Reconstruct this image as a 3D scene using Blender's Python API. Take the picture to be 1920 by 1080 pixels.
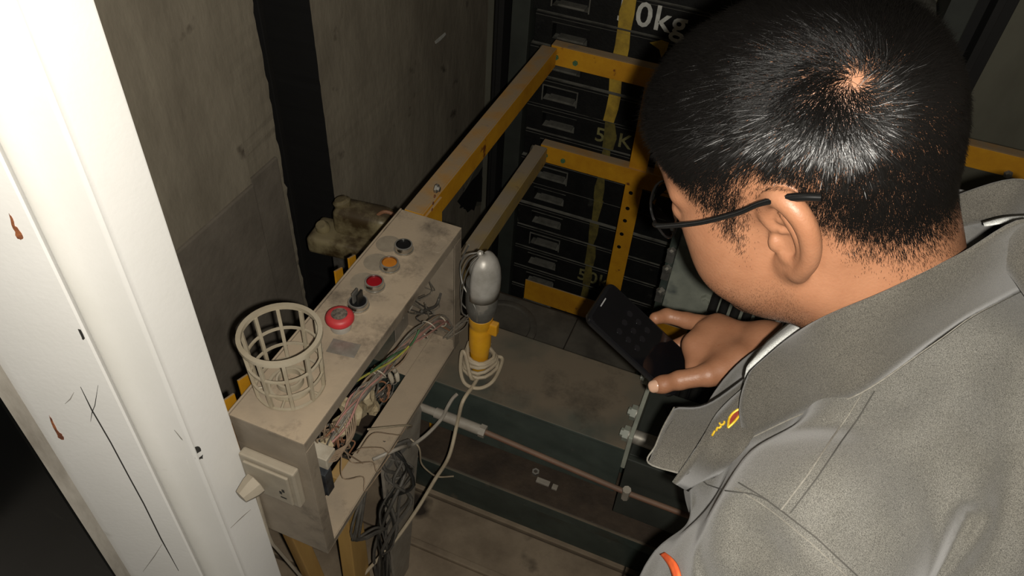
import bpy, bmesh, math, random
import numpy as np
from mathutils import Vector, Matrix
random.seed(7)
for o in list(bpy.data.objects): bpy.data.objects.remove(o)
SC = bpy.context.scene
COL = SC.collection
# ------------------------------------------------------------------ camera
FPX = 1446.8                                   # focal length in pixels of the 1920 wide frame
CAMZ = 1.55                                    # lens height above the car roof
Wm = np.array([[0.9255763, 0.29860254, -0.23269087],      # rows: world x, y, z in lens axes (right, down, forward)
               [0.37415843, -0.62811565, 0.68225816],
               [0.05756724, -0.71854524, -0.69309361]])
cam = bpy.data.cameras.new('camera'); cam.sensor_width = 36.0; cam.lens = 36.0*FPX/1920.0
cam.clip_start = 0.02
camo = bpy.data.objects.new('camera', cam); COL.objects.link(camo)
M = Matrix.Identity(4)
for i in range(3):
    M[i][0] = Wm[i][0]; M[i][1] = -Wm[i][1]; M[i][2] = -Wm[i][2]
M[2][3] = CAMZ
camo.matrix_world = M
SC.camera = camo
def ray(x, y): return Wm @ np.array([(x-960)/FPX, (y-540)/FPX, 1.0])
def onz(x, y, z): d = ray(x, y); d = d*((z-CAMZ)/d[2]); return Vector((d[0], d[1], z))
def onx(x, y, X): d = ray(x, y); d = d*(X/d[0]); return Vector((X, d[1], d[2]+CAMZ))
def ony(x, y, Y): d = ray(x, y); d = d*(Y/d[1]); return Vector((d[0], Y, d[2]+CAMZ))
def at(x, y, D): d = ray(x, y)*D; return Vector((d[0], d[1], d[2]+CAMZ))
# ------------------------------------------------------------------ light
w = bpy.data.worlds.new('world'); SC.world = w; w.use_nodes = True
w.node_tree.nodes['Background'].inputs[0].default_value = (1.0, 0.93, 0.82, 1)
w.node_tree.nodes['Background'].inputs[1].default_value = 0.014
fl = bpy.data.lights.new('camera_flash', 'POINT'); fl.energy = 41.0; fl.color = (1.0, 0.945, 0.85); fl.shadow_soft_size = 0.006
flo = bpy.data.objects.new('camera_flash', fl); COL.objects.link(flo)
flo.location = M @ Vector((0.022, -0.010, 0.0))
vs = SC.view_settings
vs.view_transform = 'Standard'; vs.look = 'None'; vs.gamma = 1.0; vs.use_curve_mapping = False; vs.exposure = 0.0
# ------------------------------------------------------------------ materials
MATS = {}
def nd(nt, t, **k):
    n = nt.nodes.new(t)
    for a, b in k.items(): setattr(n, a, b)
    return n
def mat(name, c1, c2=None, scale=18.0, rough=0.6, metal=0.0, bump=0.0, bscale=60.0, detail=6.0, stretch=(1, 1, 1),
        dust=0.0, dustc=(0.20, 0.165, 0.12), dscale=9.0, spots=0.0, spotc=(0.02, 0.015, 0.01), sscale=26.0, spec=0.5, sheen=0.0,
        alpha=None, trans=0.0, smudge=0.0, smudgec=(.06, .048, .036), smscale=7.0, contrast=(0.35, 0.65), sss=0.0, coat=0.0):
    m = bpy.data.materials.new(name); m.use_nodes = True; MATS[name] = m
    nt = m.node_tree; b = nt.nodes['Principled BSDF']; L = nt.links
    tc = nd(nt, 'ShaderNodeTexCoord'); mp = nd(nt, 'ShaderNodeMapping'); mp.inputs['Scale'].default_value = stretch
    L.new(tc.outputs['Object'], mp.inputs['Vector'])
    b.inputs['Roughness'].default_value = rough; b.inputs['Metallic'].default_value = metal
    b.inputs['Specular IOR Level'].default_value = spec
    c2 = c2 or tuple(x*0.8 for x in c1)
    n1 = nd(nt, 'ShaderNodeTexNoise'); n1.inputs['Scale'].default_value = scale; n1.inputs['Detail'].default_value = detail
    n1.inputs['Roughness'].default_value = 0.62
    L.new(mp.outputs[0], n1.inputs['Vector'])
    r1 = nd(nt, 'ShaderNodeValToRGB'); r1.color_ramp.elements[0].position = contrast[0]; r1.color_ramp.elements[1].position = contrast[1]
    r1.color_ramp.elements[0].color = (*c2, 1); r1.color_ramp.elements[1].color = (*c1, 1)
    L.new(n1.outputs[0], r1.inputs[0]); col = r1.outputs[0]
    def mix(col, fac, c):
        x = nd(nt, 'ShaderNodeMix', data_type='RGBA'); L.new(fac, x.inputs[0]); L.new(col, x.inputs[6]); x.inputs[7].default_value = (*c, 1)
        return x.outputs[2]
    if spots > 0:
        n2 = nd(nt, 'ShaderNodeTexNoise'); n2.inputs['Scale'].default_value = sscale; n2.inputs['Detail'].default_value = 4
        L.new(tc.outputs['Object'], n2.inputs['Vector'])
        r2 = nd(nt, 'ShaderNodeValToRGB'); r2.color_ramp.elements[0].position = 1-spots-0.03; r2.color_ramp.elements[1].position = 1-spots+0.05
        L.new(n2.outputs[0], r2.inputs[0]); col = mix(col, r2.outputs[0], spotc)
    if dust > 0:                               # settled dust on faces that look up
        g = nd(nt, 'ShaderNodeNewGeometry'); sp = nd(nt, 'ShaderNodeSeparateXYZ'); L.new(g.outputs['Normal'], sp.inputs[0])
        n3 = nd(nt, 'ShaderNodeTexNoise'); n3.inputs['Scale'].default_value = dscale; n3.inputs['Detail'].default_value = 7
        L.new(tc.outputs['Object'], n3.inputs['Vector'])
        r3 = nd(nt, 'ShaderNodeValToRGB'); r3.color_ramp.elements[0].position = 0.22; r3.color_ramp.elements[1].position = 0.54
        L.new(n3.outputs[0], r3.inputs[0])
        mr = nd(nt, 'ShaderNodeMapRange'); mr.inputs[1].default_value = 0.2; mr.inputs[2].default_value = 0.9
        L.new(sp.outputs[2], mr.inputs[0])
        mm = nd(nt, 'ShaderNodeMath', operation='MULTIPLY'); L.new(mr.outputs[0], mm.inputs[0]); L.new(r3.outputs[0], mm.inputs[1])
        m2 = nd(nt, 'ShaderNodeMath', operation='MULTIPLY'); L.new(mm.outputs[0], m2.inputs[0]); m2.inputs[1].default_value = dust
        col = mix(col, m2.outputs[0], dustc)
        rr = nd(nt, 'ShaderNodeMapRange'); rr.inputs[3].default_value = rough; rr.inputs[4].default_value = 0.9
        L.new(m2.outputs[0], rr.inputs[0]); L.new(rr.outputs[0], b.inputs['Roughness'])
        if metal > 0:
            rm = nd(nt, 'ShaderNodeMapRange'); rm.inputs[3].default_value = metal; rm.inputs[4].default_value = 0.0
            L.new(m2.outputs[0], rm.inputs[0]); L.new(rm.outputs[0], b.inputs['Metallic'])
    if smudge > 0:
        n5 = nd(nt, 'ShaderNodeTexNoise'); n5.inputs['Scale'].default_value = smscale; n5.inputs['Detail'].default_value = 9; n5.inputs['Roughness'].default_value = .72
        L.new(tc.outputs['Object'], n5.inputs['Vector'])
        r5 = nd(nt, 'ShaderNodeValToRGB'); r5.color_ramp.elements[0].position = .54; r5.color_ramp.elements[1].position = .72
        r5.color_ramp.elements[1].color = (smudge, smudge, smudge, 1); L.new(n5.outputs[0], r5.inputs[0]); col = mix(col, r5.outputs[0], smudgec)
    L.new(col, b.inputs['Base Color'])
    if bump > 0:
        n4 = nd(nt, 'ShaderNodeTexNoise'); n4.inputs['Scale'].default_value = bscale; n4.inputs['Detail'].default_value = 5
        L.new(mp.outputs[0], n4.inputs['Vector'])
        bp = nd(nt, 'ShaderNodeBump'); bp.inputs['Strength'].default_value = bump; bp.inputs['Distance'].default_value = 0.004
        L.new(n4.outputs[0], bp.inputs['Height']); L.new(bp.outputs[0], b.inputs['Normal'])
    if trans: b.inputs['Transmission Weight'].default_value = trans
    if alpha is not None: b.inputs['Alpha'].default_value = alpha
    if sheen: b.inputs['Sheen Weight'].default_value = sheen
    if coat: b.inputs['Coat Weight'].default_value = coat; b.inputs['Coat Roughness'].default_value = 0.1
    if sss:
        b.inputs['Subsurface Weight'].default_value = sss; b.inputs['Subsurface Radius'].default_value = (0.006, 0.0025, 0.0012); b.inputs['Subsurface Scale'].default_value = 1.0
    return m
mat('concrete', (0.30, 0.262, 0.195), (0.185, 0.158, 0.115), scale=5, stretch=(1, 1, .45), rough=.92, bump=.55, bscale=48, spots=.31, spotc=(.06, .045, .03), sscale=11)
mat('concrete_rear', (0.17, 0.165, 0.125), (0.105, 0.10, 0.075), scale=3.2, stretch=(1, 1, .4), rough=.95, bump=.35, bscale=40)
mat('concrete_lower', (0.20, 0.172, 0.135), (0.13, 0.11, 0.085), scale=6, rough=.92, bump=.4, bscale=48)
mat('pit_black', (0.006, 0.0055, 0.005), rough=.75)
mat('white_paint', (0.84, 0.83, 0.80), (0.80, 0.79, 0.755), scale=7, rough=.42, bump=.05, bscale=180, spots=.27, spotc=(.60, .585, .54), sscale=9)
mat('dirty_edge', (0.42, 0.39, 0.34), (0.19, 0.17, 0.14), scale=24, stretch=(1, 1, .2), rough=.7, bump=.3)
mat('black_gloss', (0.002, 0.0023, 0.002), (0.003, 0.0034, 0.003), scale=9, spec=.12, rough=.28, spots=.33, spotc=(.012, .013, .011), sscale=17)
mat('rust', (0.30, 0.10, 0.035), (0.10, 0.03, 0.015), scale=120, rough=.85, bump=.3, bscale=300)
mat('scratch_dark', (0.03, 0.028, 0.024), rough=.8)
mat('scratch_grey', (0.33, 0.31, 0.28), rough=.8)
mat('box_paint', (0.29, 0.240, 0.180), (0.21, 0.172, 0.128), scale=14, rough=.55, bump=.08, bscale=220, dust=.92, dustc=(.40, .315, .22), dscale=11, spots=.34, spotc=(.13, .105, .078), sscale=13, smudge=.75, smscale=12)
mat('box_inside', (0.27, 0.24, 0.195), (0.19, 0.165, 0.13), scale=14, rough=.7, dust=.6, dustc=(.30, .24, .175))
mat('yellow_steel', (0.54, 0.265, 0.012), (0.42, 0.185, 0.009), scale=14, rough=.45, bump=.08, bscale=150, dust=.85, dustc=(.25, .20, .14), dscale=14, spots=.315, spotc=(.12, .035, .012), sscale=34)
mat('yellow_steel_dusty', (0.36, 0.24, 0.06), (0.26, 0.19, 0.08), scale=20, rough=.7, dust=.95, dustc=(.26, .21, .15), spots=.31, spotc=(.12, .06, .02), sscale=30)
mat('green_steel', (0.050, 0.066, 0.056), (0.034, 0.046, 0.040), scale=14, rough=.42, bump=.05, dust=.97, dustc=(.125, .098, .066), dscale=8, smudge=.85, smscale=6, smudgec=(.03, .024, .016), spots=.29, spotc=(.10, .09, .07), sscale=18)
mat('green_grey_steel', (0.30, 0.315, 0.26), (0.20, 0.215, 0.18), scale=13, rough=.5, bump=.06, spots=.33, spotc=(.11, .125, .115), sscale=10)
mat('dark_green_upright', (0.035, 0.040, 0.033), (0.024, 0.027, 0.023), scale=10, rough=.55)
mat('brown_grime', (0.062, 0.042, 0.026), (0.028, 0.019, 0.012), scale=13, rough=.7, bump=.3, spots=.25, spotc=(.16, .14, .11), sscale=90)
mat('roof_panel', smudge=.85, smscale=5, smudgec=(.045, .032, .02), c1=(0.30, 0.235, 0.16), c2=(0.15, 0.112, 0.074), scale=5, rough=.8, bump=.22, bscale=70, spots=.34, spotc=(.028, .019, .012), sscale=6.5)
mat('roof_rear', (0.115, 0.105, 0.085), (0.060, 0.054, 0.044), scale=9, rough=.85, bump=.2)
mat('iron_block', (0.009, 0.009, 0.008), (0.004, 0.004, 0.004), scale=22, spec=.3, rough=.6, bump=.18, bscale=160, dust=.96, dustc=(.17, .165, .14), dscale=20, spots=.30, spotc=(.04, .04, .034), sscale=14)
mat('block_edge', (0.135, 0.13, 0.11), (0.075, 0.072, 0.06), scale=40, rough=.9)
mat('paint_white', (0.62, 0.62, 0.57), (0.45, 0.45, 0.41), scale=60, rough=.7)
mat('paint_olive', (0.21, 0.19, 0.07), (0.10, 0.09, 0.035), scale=60, rough=.8)
mat('paint_yellow', (0.46, 0.30, 0.03), (0.25, 0.16, 0.02), scale=30, rough=.7, contrast=(.3, .6))
mat('paint_yellow_faint', (0.15, 0.12, 0.022), (0.05, 0.04, 0.01), scale=30, rough=.8)
mat('zinc', (0.46, 0.45, 0.42), (0.32, 0.31, 0.28), scale=40, rough=.38, metal=.85, dust=.5, dustc=(.2, .17, .13))
mat('chrome', (0.72, 0.71, 0.68), (0.55, 0.54, 0.5), scale=60, rough=.22, metal=1.0, dust=.25)
mat('aluminium', (0.50, 0.48, 0.44), (0.36, 0.34, 0.30), scale=30, rough=.34, metal=.3, bump=.06, bscale=100, dust=.3, dustc=(.25, .22, .18))
mat('black_plastic', (0.012, 0.012, 0.011), (0.02, 0.019, 0.017), scale=30, rough=.4)
mat('cap_black', (0.008, 0.008, 0.009), rough=.35)
mat('cap_amber', (0.55, 0.20, 0.02), (0.45, 0.15, 0.015), rough=.38)
mat('cap_red', (0.30, 0.006, 0.012), (0.24, 0.005, 0.01), rough=.35)
mat('mushroom_red', (0.62, 0.025, 0.035), (0.42, 0.03, 0.035), scale=45, rough=.45, dust=.15)
mat('worn_disc', (0.22, 0.18, 0.14), (0.05, 0.04, 0.035), scale=160, rough=.7)
mat('name_plate', (0.40, 0.37, 0.32), (0.27, 0.24, 0.20), scale=60, rough=.35, metal=.5)
mat('cage_plastic', (0.50, 0.44, 0.33), (0.38, 0.32, 0.22), scale=18, rough=.45, dust=.5, dustc=(.40, .34, .25), alpha=.82)
mat('socket_plastic', (0.40, 0.35, 0.27), (0.30, 0.26, 0.20), scale=14, rough=.5, dust=.5, dustc=(.33, .28, .21))
mat('lamp_yellow', (0.72, 0.36, 0.012), (0.58, 0.27, 0.01), scale=20, rough=.38, dust=.3)
mat('rubber_grey', (0.13, 0.125, 0.11), (0.075, 0.07, 0.06), scale=22, rough=.75, bump=.25, spots=.36, spotc=(.22, .20, .17), sscale=22)
mat('cable_beige', (0.44, 0.37, 0.26), (0.32, 0.26, 0.18), scale=30, rough=.6)
mat('wire_grey', (0.24, 0.215, 0.175), (0.15, 0.13, 0.10), scale=40, rough=.7)
mat('wire_dark', (0.055, 0.05, 0.043), (0.10, 0.09, 0.075), scale=40, rough=.7)
mat('wire_tan', (0.33, 0.24, 0.16), (0.22, 0.155, 0.10), scale=40, rough=.7)
mat('wire_pink', (0.42, 0.20, 0.17), (0.30, 0.17, 0.13), scale=40, rough=.7)
mat('wire_green', (0.07, 0.16, 0.07), rough=.6)
mat('wire_yellow', (0.45, 0.42, 0.08), rough=.6)
mat('wire_copper', (0.36, 0.17, 0.09), (0.22, 0.10, 0.05), scale=40, rough=.6)
mat('tape_cream', (0.47, 0.39, 0.25), (0.30, 0.23, 0.13), scale=45, rough=.7, bump=.3, bscale=120)
mat('terminal_white', (0.50, 0.45, 0.36), (0.38, 0.33, 0.25), scale=40, rough=.6)
mat('board_dark', (0.045, 0.05, 0.055), (0.02, 0.02, 0.022), scale=60, rough=.4)
mat('oiler_plastic', (0.26, 0.215, 0.115), (0.055, 0.035, 0.014), scale=13, rough=.4, bump=.1, contrast=(.42, .6), dust=.2)
mat('wood_yellow', (0.46, 0.28, 0.08), (0.32, 0.18, 0.05), scale=12, stretch=(1, 1, .15), rough=.7, dust=.4)
mat('conduit_rust', (0.17, 0.085, 0.05), (0.12, 0.06, 0.038), scale=20, rough=.6, dust=.3)
mat('rope_black', (0.008, 0.008, 0.007), (0.014, 0.013, 0.011), scale=80, rough=.7)
mat('fitting_grey', (0.33, 0.30, 0.25), (0.25, 0.22, 0.18), scale=30, rough=.5)
mat('landing_floor_tile', (0.35, 0.33, 0.30), (0.30, 0.28, 0.25), scale=6, rough=.4)
# ------------------------------------------------------------------ mesh helpers
def fin(name, bm, m, parent=None, smooth=False, bevel=0.0, seg=2):
    bmesh.ops.recalc_face_normals(bm, faces=bm.faces[:])
    if bevel > 0:
        ed = [e for e in bm.edges if len(e.link_faces) == 2 and e.calc_face_angle(0) > 0.5]
        bmesh.ops.bevel(bm, geom=ed, offset=bevel, segments=seg, affect='EDGES', profile=.6, clamp_overlap=True)
    me = bpy.data.meshes.new(name); bm.to_mesh(me); bm.free()
    return link(name, me, m, parent, smooth)
def link(name, me, m, parent=None, smooth=False):
    if m is not None: me.materials.append(MATS[m] if isinstance(m, str) else m)
    if smooth:
        me.polygons.foreach_set('use_smooth', [True]*len(me.polygons))
        if smooth != 'all':
            try: me.set_sharp_from_angle(angle=math.radians(40))
            except Exception: pass
    o = bpy.data.objects.new(name, me); COL.objects.link(o)
    if parent is not None:
        o.parent = parent; o.matrix_parent_inverse = Matrix.Translation(-parent.location)
    return o
def empty(name, loc): o = bpy.data.objects.new(name, None); o.location = loc; o.empty_display_size = .05; COL.objects.link(o); return o
def tag(o, label, cat=None, group=None, kind=None):
    o['label'] = label
    if cat: o['category'] = cat
    if group: o['group'] = group
    if kind: o['kind'] = kind
    return o
def thing(name, loc, label, cat, group=None): return tag(empty(name, loc), label, cat, group)
def abox(bm, x0, x1, y0, y1, z0, z1):
    v = [bm.verts.new(p) for p in ((x0,y0,z0),(x1,y0,z0),(x1,y1,z0),(x0,y1,z0),(x0,y0,z1),(x1,y0,z1),(x1,y1,z1),(x0,y1,z1))]
    for f in ((3,2,1,0),(4,5,6,7),(0,1,5,4),(1,2,6,5),(2,3,7,6),(3,0,4,7)): bm.faces.new([v[i] for i in f])
def box(name, x0, x1, y0, y1, z0, z1, m, parent=None, bevel=.0015):
    bm = bmesh.new(); abox(bm, x0, x1, y0, y1, z0, z1); return fin(name, bm, m, parent, bevel=bevel)
def frames(pts):
    pts = [Vector(p) for p in pts]; n = len(pts); T = []
    for i in range(n):
        t = (pts[min(i+1, n-1)]-pts[max(i-1, 0)])
        T.append(t.normalized() if t.length > 1e-9 else Vector((0, 0, 1)))
    u = T[0].orthogonal().normalized(); out = []
    for i in range(n):
        u = (u-T[i]*u.dot(T[i])); u = u.normalized() if u.length > 1e-6 else T[i].orthogonal().normalized()
        out.append((pts[i], T[i], u, T[i].cross(u)))
    return out
def atube(bm, pts, r, n=8, cap=True):
    fr = frames(pts); rings = []
    for i, (p, t, u, v) in enumerate(fr):
        ri = r[i] if isinstance(r, (list, tuple)) else r
        rings.append([bm.verts.new(p+(u*math.cos(a)+v*math.sin(a))*ri) for a in [2*math.pi*k/n for k in range(n)]])
    for a, b in zip(rings, rings[1:]):
        for k in range(n): bm.faces.new((a[k], a[(k+1) % n], b[(k+1) % n], b[k]))
    if cap: bm.faces.new(rings[0][::-1]); bm.faces.new(rings[-1])
def tube(name, pts, r, m, parent=None, n=8):
    bm = bmesh.new(); atube(bm, pts, r, n); return fin(name, bm, m, parent, smooth=True)
def smooth_path(ctrl, n=6):
    c = [Vector(p) for p in ctrl]; c = [c[0]*2-c[1]]+c+[c[-1]*2-c[-2]]; out = []
    for i in range(1, len(c)-2):
        for k in range(n):
            t = k/n; a, b, d, e = c[i-1], c[i], c[i+1], c[i+2]
            out.append(.5*((2*b)+(d-a)*t+(2*a-5*b+4*d-e)*t*t+(3*b-a-3*d+e)*t**3))
    return out+[c[-2]]
def alathe(bm, prof, c=(0, 0, 0), axis=(0, 0, 1), n=24, cap=True):
    ax = Vector(axis).normalized(); u = ax.orthogonal().normalized(); v = ax.cross(u); c = Vector(c); rings = []
    for r, h in prof:
        rings.append([bm.verts.new(c+ax*h+(u*math.cos(2*math.pi*k/n)+v*math.sin(2*math.pi*k/n))*max(r, 1e-5)) for k in range(n)])
    for a, b in zip(rings, rings[1:]):
        for k in range(n): bm.faces.new((a[k], a[(k+1) % n], b[(k+1) % n], b[k]))
    if cap: bm.faces.new(rings[0][::-1]); bm.faces.new(rings[-1])
def lathe(name, prof, c, m, parent=None, axis=(0, 0, 1), n=24, cap=True):
    bm = bmesh.new(); alathe(bm, prof, c, axis, n, cap); return fin(name, bm, m, parent, smooth=True)
def prism(name, poly, d, m, parent=None, bevel=0.0, smooth=False):
    bm = bmesh.new(); d = Vector(d)
    a = [bm.verts.new(Vector(p)) for p in poly]; b = [bm.verts.new(Vector(p)+d) for p in poly]; n = len(a)
    bm.faces.new(a[::-1]); bm.faces.new(b)
    for k in range(n): bm.faces.new((a[k], a[(k+1) % n], b[(k+1) % n], b[k]))
    return fin(name, bm, m, parent, bevel=bevel, smooth=smooth)
def text_mesh(name, s, size, loc, rot, m, parent, off=0.0, depth=.0006):
    cu = bpy.data.curves.new('lettering', 'FONT'); cu.body = s; cu.size = size; cu.extrude = depth; cu.offset = off; cu.space_character = 1.08; cu.resolution_u = 3
    t = bpy.data.objects.new('lettering', cu); COL.objects.link(t)
    bpy.context.view_layer.update(); dg = bpy.context.evaluated_depsgraph_get()
    me = bpy.data.meshes.new_from_object(t.evaluated_get(dg)); bpy.data.objects.remove(t); bpy.data.curves.remove(cu)
    me.transform(Matrix.Translation(loc) @ rot)
    me.materials.clear(); me.name = name
    return link(name, me, m, parent)
def struct(o, label): o['label'] = label; o['kind'] = 'structure'; return o
mat('worn_mark', (0.30, 0.255, 0.19), (0.24, 0.20, 0.15), scale=60, rough=.6)
mat('bulb_glass', (0.30, 0.29, 0.26), rough=.15, spec=.6, dust=.4)
mat('bolt_dull', (0.30, 0.28, 0.24), (0.20, 0.18, 0.15), scale=60, rough=.5, metal=.4)
# ================================================================== the setting
# concrete wall on the left: near pier, narrow strip, black slot, long far bay; one profile pulled up, broken arrises beside the slot
def wall_left():
    prof = [(-.90, .436), (-.90, .93), (-.90, .985), (-.918, .998), (-.918, 1.108), (-1.10, 1.108), (-1.10, 1.262), (-.905, 1.262), (-.905, 1.9), (-.905, 2.2), (-1.25, 2.2), (-1.25, .436)]
    rag = {4: .0014, 5: 0, 6: 0, 7: .0004}
    zs = [-1.0+.016*i for i in range(0, 230)]
    zs = [-1.0, -.6]+[z for z in zs if -.2 < z < 2.2]+[2.6, 3.2]
    rnd = random.Random(3); bm = bmesh.new(); rows = []
    for z in zs:
        row = []
        for k, (x, y) in enumerate(prof):
            dx = dy = 0
            if k in rag and rag[k]: dy = rnd.gauss(0, rag[k]); dx = -abs(rnd.gauss(0, rag[k]))
            row.append(bm.verts.new((x+dx, y+dy, z)))
        rows.append(row)
    n = len(prof)
    for a, b in zip(rows, rows[1:]):
        for k in range(n): f = bm.faces.new((a[k], a[(k+1) % n], b[(k+1) % n], b[k])); f.material_index = 1 if k in (4, 5, 6) else 0  # slot faces coloured black to stand in for the shade of its depth
    bm.faces.new(rows[0]); bm.faces.new(rows[-1])
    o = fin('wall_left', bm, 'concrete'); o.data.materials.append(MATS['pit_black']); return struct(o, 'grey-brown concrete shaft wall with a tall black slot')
wl = wall_left()
# darker lower part of the near pier stands a little proud
lower = box('lower_band', -.94, -.893, .437, .984, -1.0, .605, 'concrete_lower', wl, bevel=.003)
box('lower_strip', -.935, -.9115, .9985, 1.09, -1.0, .600, 'concrete_lower', wl, bevel=.003)
# smear of pale plaster and dark tar patch on the far bay
p = onx(825, 73, -.9035)
prism('plaster_smear', [p+Vector((0, -.03, .006)), p+Vector((0, .035, .004)), p+Vector((0, .04, -.004)), p+Vector((0, .0, -.006)), p+Vector((0, -.026, -.003))], (-.004, 0, 0), 'paint_white', wl)
def blot(name, pts, X, m, parent, thick=.002, rough=.006, seed=1):
    rnd = random.Random(seed); P = [onx(px, py, X) for px, py in pts]; out = []
    for a, b in zip(P, P[1:]+P[:1]):
        for k in range(4):
            q = a.lerp(b, k/4); out.append(q+Vector((0, rnd.gauss(0, rough), rnd.gauss(0, rough))))
    return prism(name, out, (-thick, 0, 0), m, parent)
blot('light_patch', [(868, 365), (905, 290), (907, 300), (906, 385), (885, 388)], -.9030, 'concrete_rear', wl, rough=.004)
blot('tar_patch', [(858, 380), (905, 310), (906, 372), (884, 392), (866, 390)], -.9020, 'pit_black', wl, rough=.010, seed=4)
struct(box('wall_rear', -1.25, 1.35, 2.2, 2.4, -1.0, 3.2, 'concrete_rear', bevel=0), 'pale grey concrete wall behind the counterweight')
struct(box('wall_right', 1.1, 1.3, .436, 2.2, -1.0, 3.2, 'concrete', bevel=0), 'concrete shaft wall on the right side')
struct(box('wall_front', -1.25, -.53, .395, .436, -1.0, 3.2, 'concrete', bevel=0), 'shaft side of the landing wall beside the door')
struct(box('floor', -1.25, 1.35, -1.2, .41, -.06, -.005, 'landing_floor_tile', bevel=0), 'landing floor before the lift door')
# polished black cladding of the landing wall
cl = struct(box('wall_landing', -1.6, -.640, .272, .392, -.06, 3.2, 'black_gloss', bevel=.001), 'polished black cladding beside the white door jamb')
# the white folded steel door jamb
def jamb():
    pts = [(-.6395, .2745), (-.633, .2880), (-.622, .2892), (-.548, .3262), (-.5455, .3275), (-.5445, .3300), (-.549, .3360), (-.608, .3650), (-.600, .3612), (-.591, .3592), (-.580, .3592), (-.562, .3645), (-.541, .3762),
           (-.5345, .3782), (-.5320, .3796), (-.5305, .3822), (-.5310, .3850), (-.5300, .3880), (-.5155, .4330), (-.5158, .4352), (-.5350, .4352), (-.5400, .3965), (-.6395, .3965)]
    bm = bmesh.new(); zs = [-.06, .4, .8, 1.2, 1.6, 2.0, 3.2]
    rows = [[bm.verts.new((x, y, z)) for x, y in pts] for z in zs]; n = len(pts)
    for a, b in zip(rows, rows[1:]):
        for k in range(n):
            f = bm.faces.new((a[k], a[(k+1) % n], b[(k+1) % n], b[k]))
            f.material_index = 1 if k == 0 else 0
    bm.faces.new(rows[0]); bm.faces.new(rows[-1])
    o = fin('trim_1', bm, 'white_paint', smooth=True); o.data.materials.append(MATS['dirty_edge']); return struct(o, 'white painted folded steel door jamb with rust chips')
tj = jamb()
def on_plane(px, py, a, b):                     # ray onto the vertical plane through plan points a and b
    d = ray(px, py); nx, ny = b[1]-a[1], a[0]-b[0]; t = (nx*a[0]+ny*a[1])/(nx*d[0]+ny*d[1]); d = d*t
    return Vector((d[0], d[1], d[2]+CAMZ))
F1 = ((-.622, .2892), (-.548, .3262)); F2 = ((-.572, .3622), (-.541, .3762)); F3 = ((-.5300, .3880), (-.5155, .4330))
def decal(name, pts, face, m, lift=.0006, rough=0.0, seed=1, sub=1):
    rnd = random.Random(seed); a, b = face; nrm = Vector((b[1]-a[1], a[0]-b[0], 0)).normalized()
    P = [on_plane(x, y, a, b)+nrm*lift for x, y in pts]; t = Vector((b[0]-a[0], b[1]-a[1], 0)).normalized(); Q = []
    for p, q in zip(P, P[1:]+P[:1]):
        for k in range(sub): Q.append(p.lerp(q, k/sub)+t*rnd.gauss(0, rough)+Vector((0, 0, rnd.gauss(0, rough))))
    return prism(name, Q, -nrm*(lift+.0003), m, tj)
decal('paint_chip', [(16, 401), (22, 404), (27, 420), (36, 432), (44, 446), (40, 450), (32, 446), (24, 428)], F1, 'rust', rough=.0005, sub=3)
decal('paint_chip', [(90, 778), (98, 786), (108, 806), (118, 817), (122, 824), (116, 824), (104, 810)], F1, 'rust', rough=.0005, sub=3, seed=2)
decal('paint_chip', [(147, 616), (151, 617), (158, 634), (157, 637), (153, 632)], F1, 'scratch_dark', rough=.0004, sub=2, seed=5)
decal('paint_chip', [(356, 833), (364, 838), (374, 838), (376, 845), (368, 850), (362, 845)], F3, 'scratch_dark', rough=.0007, sub=2, seed=3)
decal('paint_chip', [(364, 855), (372, 859), (380, 852), (380, 860), (372, 862), (366, 860)], F3, 'scratch_dark', rough=.0006, sub=2, seed=4)
def scratch(pts, wpx, face, m, seed=1):
    L, R = [], []
    for i, (x, y) in enumerate(pts):
        a = pts[max(i-1, 0)]; b = pts[min(i+1, len(pts)-1)]; d = Vector((b[0]-a[0], b[1]-a[1])).normalized(); h = wpx*(.5 if 0 < i < len(pts)-1 else .15)
        L.append((x-d.y*h, y+d.x*h)); R.append((x+d.y*h, y-d.x*h))
    decal('scratch', L+R[::-1], face, m, lift=.0004, seed=seed)
scratch([(151, 725), (172, 768), (182, 785), (208, 830), (240, 890), (270, 945), (302, 1010), (335, 1070)], 2.2, F1, 'scratch_dark')
scratch([(170, 790), (173, 772), (178, 760), (184, 722)], 1.6, F1, 'scratch_dark', 3)
scratch([(122, 757), (132, 748), (139, 735)], 2.2, F1, 'scratch_grey', 5)
scratch([(268, 1072), (290, 1042), (304, 1020)], 1.6, F1, 'scratch_grey', 6)
scratch([(350, 862), (360, 900), (372, 932)], 4.0, F2, 'white_paint', 7)
scratch([(432, 990), (455, 968), (470, 955)], 1.6, F3, 'scratch_grey', 8)
scratch([(327, 806), (340, 822), (349, 830)], 2, F2, 'scratch_grey', 9)
# ------------------------------------------------------------------ roof of the lift car (the floor one works on)
FZ = -.116                                      # level of the car roof
cr = struct(box('floor', -.80, 1.05, .50, 1.622, FZ-.09, FZ-.012, 'brown_grime', bevel=.002), 'steel roof of the lift car')
ys = [.505, .607, .760, .887, .979]
for k, (a, b) in enumerate(zip(ys, ys[1:])):
    for i, (xa, xb) in enumerate(((-.79, .02), (.0215, 1.045))):
        box('roof_panel', xa, xb-.0015, a+.002, b-.003, FZ-.0125, FZ-.002+.004*(k % 2), 'roof_panel', cr, bevel=.0025)
for xa, xb in ((-.79, -.33), (-.3285, .10), (.1015, 1.045)):
    box('rear_panel', xa, xb-.0015, 1.035, 1.606, FZ-.0125, FZ-.001, 'roof_rear', cr, bevel=.002)
box('roof_rib', -.50, 1.0, .750, .768, FZ-.002, FZ+.012, 'roof_panel', cr, bevel=.004)
box('roof_rib', -.50, 1.0, .598, .614, FZ-.002, FZ+.012, 'roof_panel', cr, bevel=.004)
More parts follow.
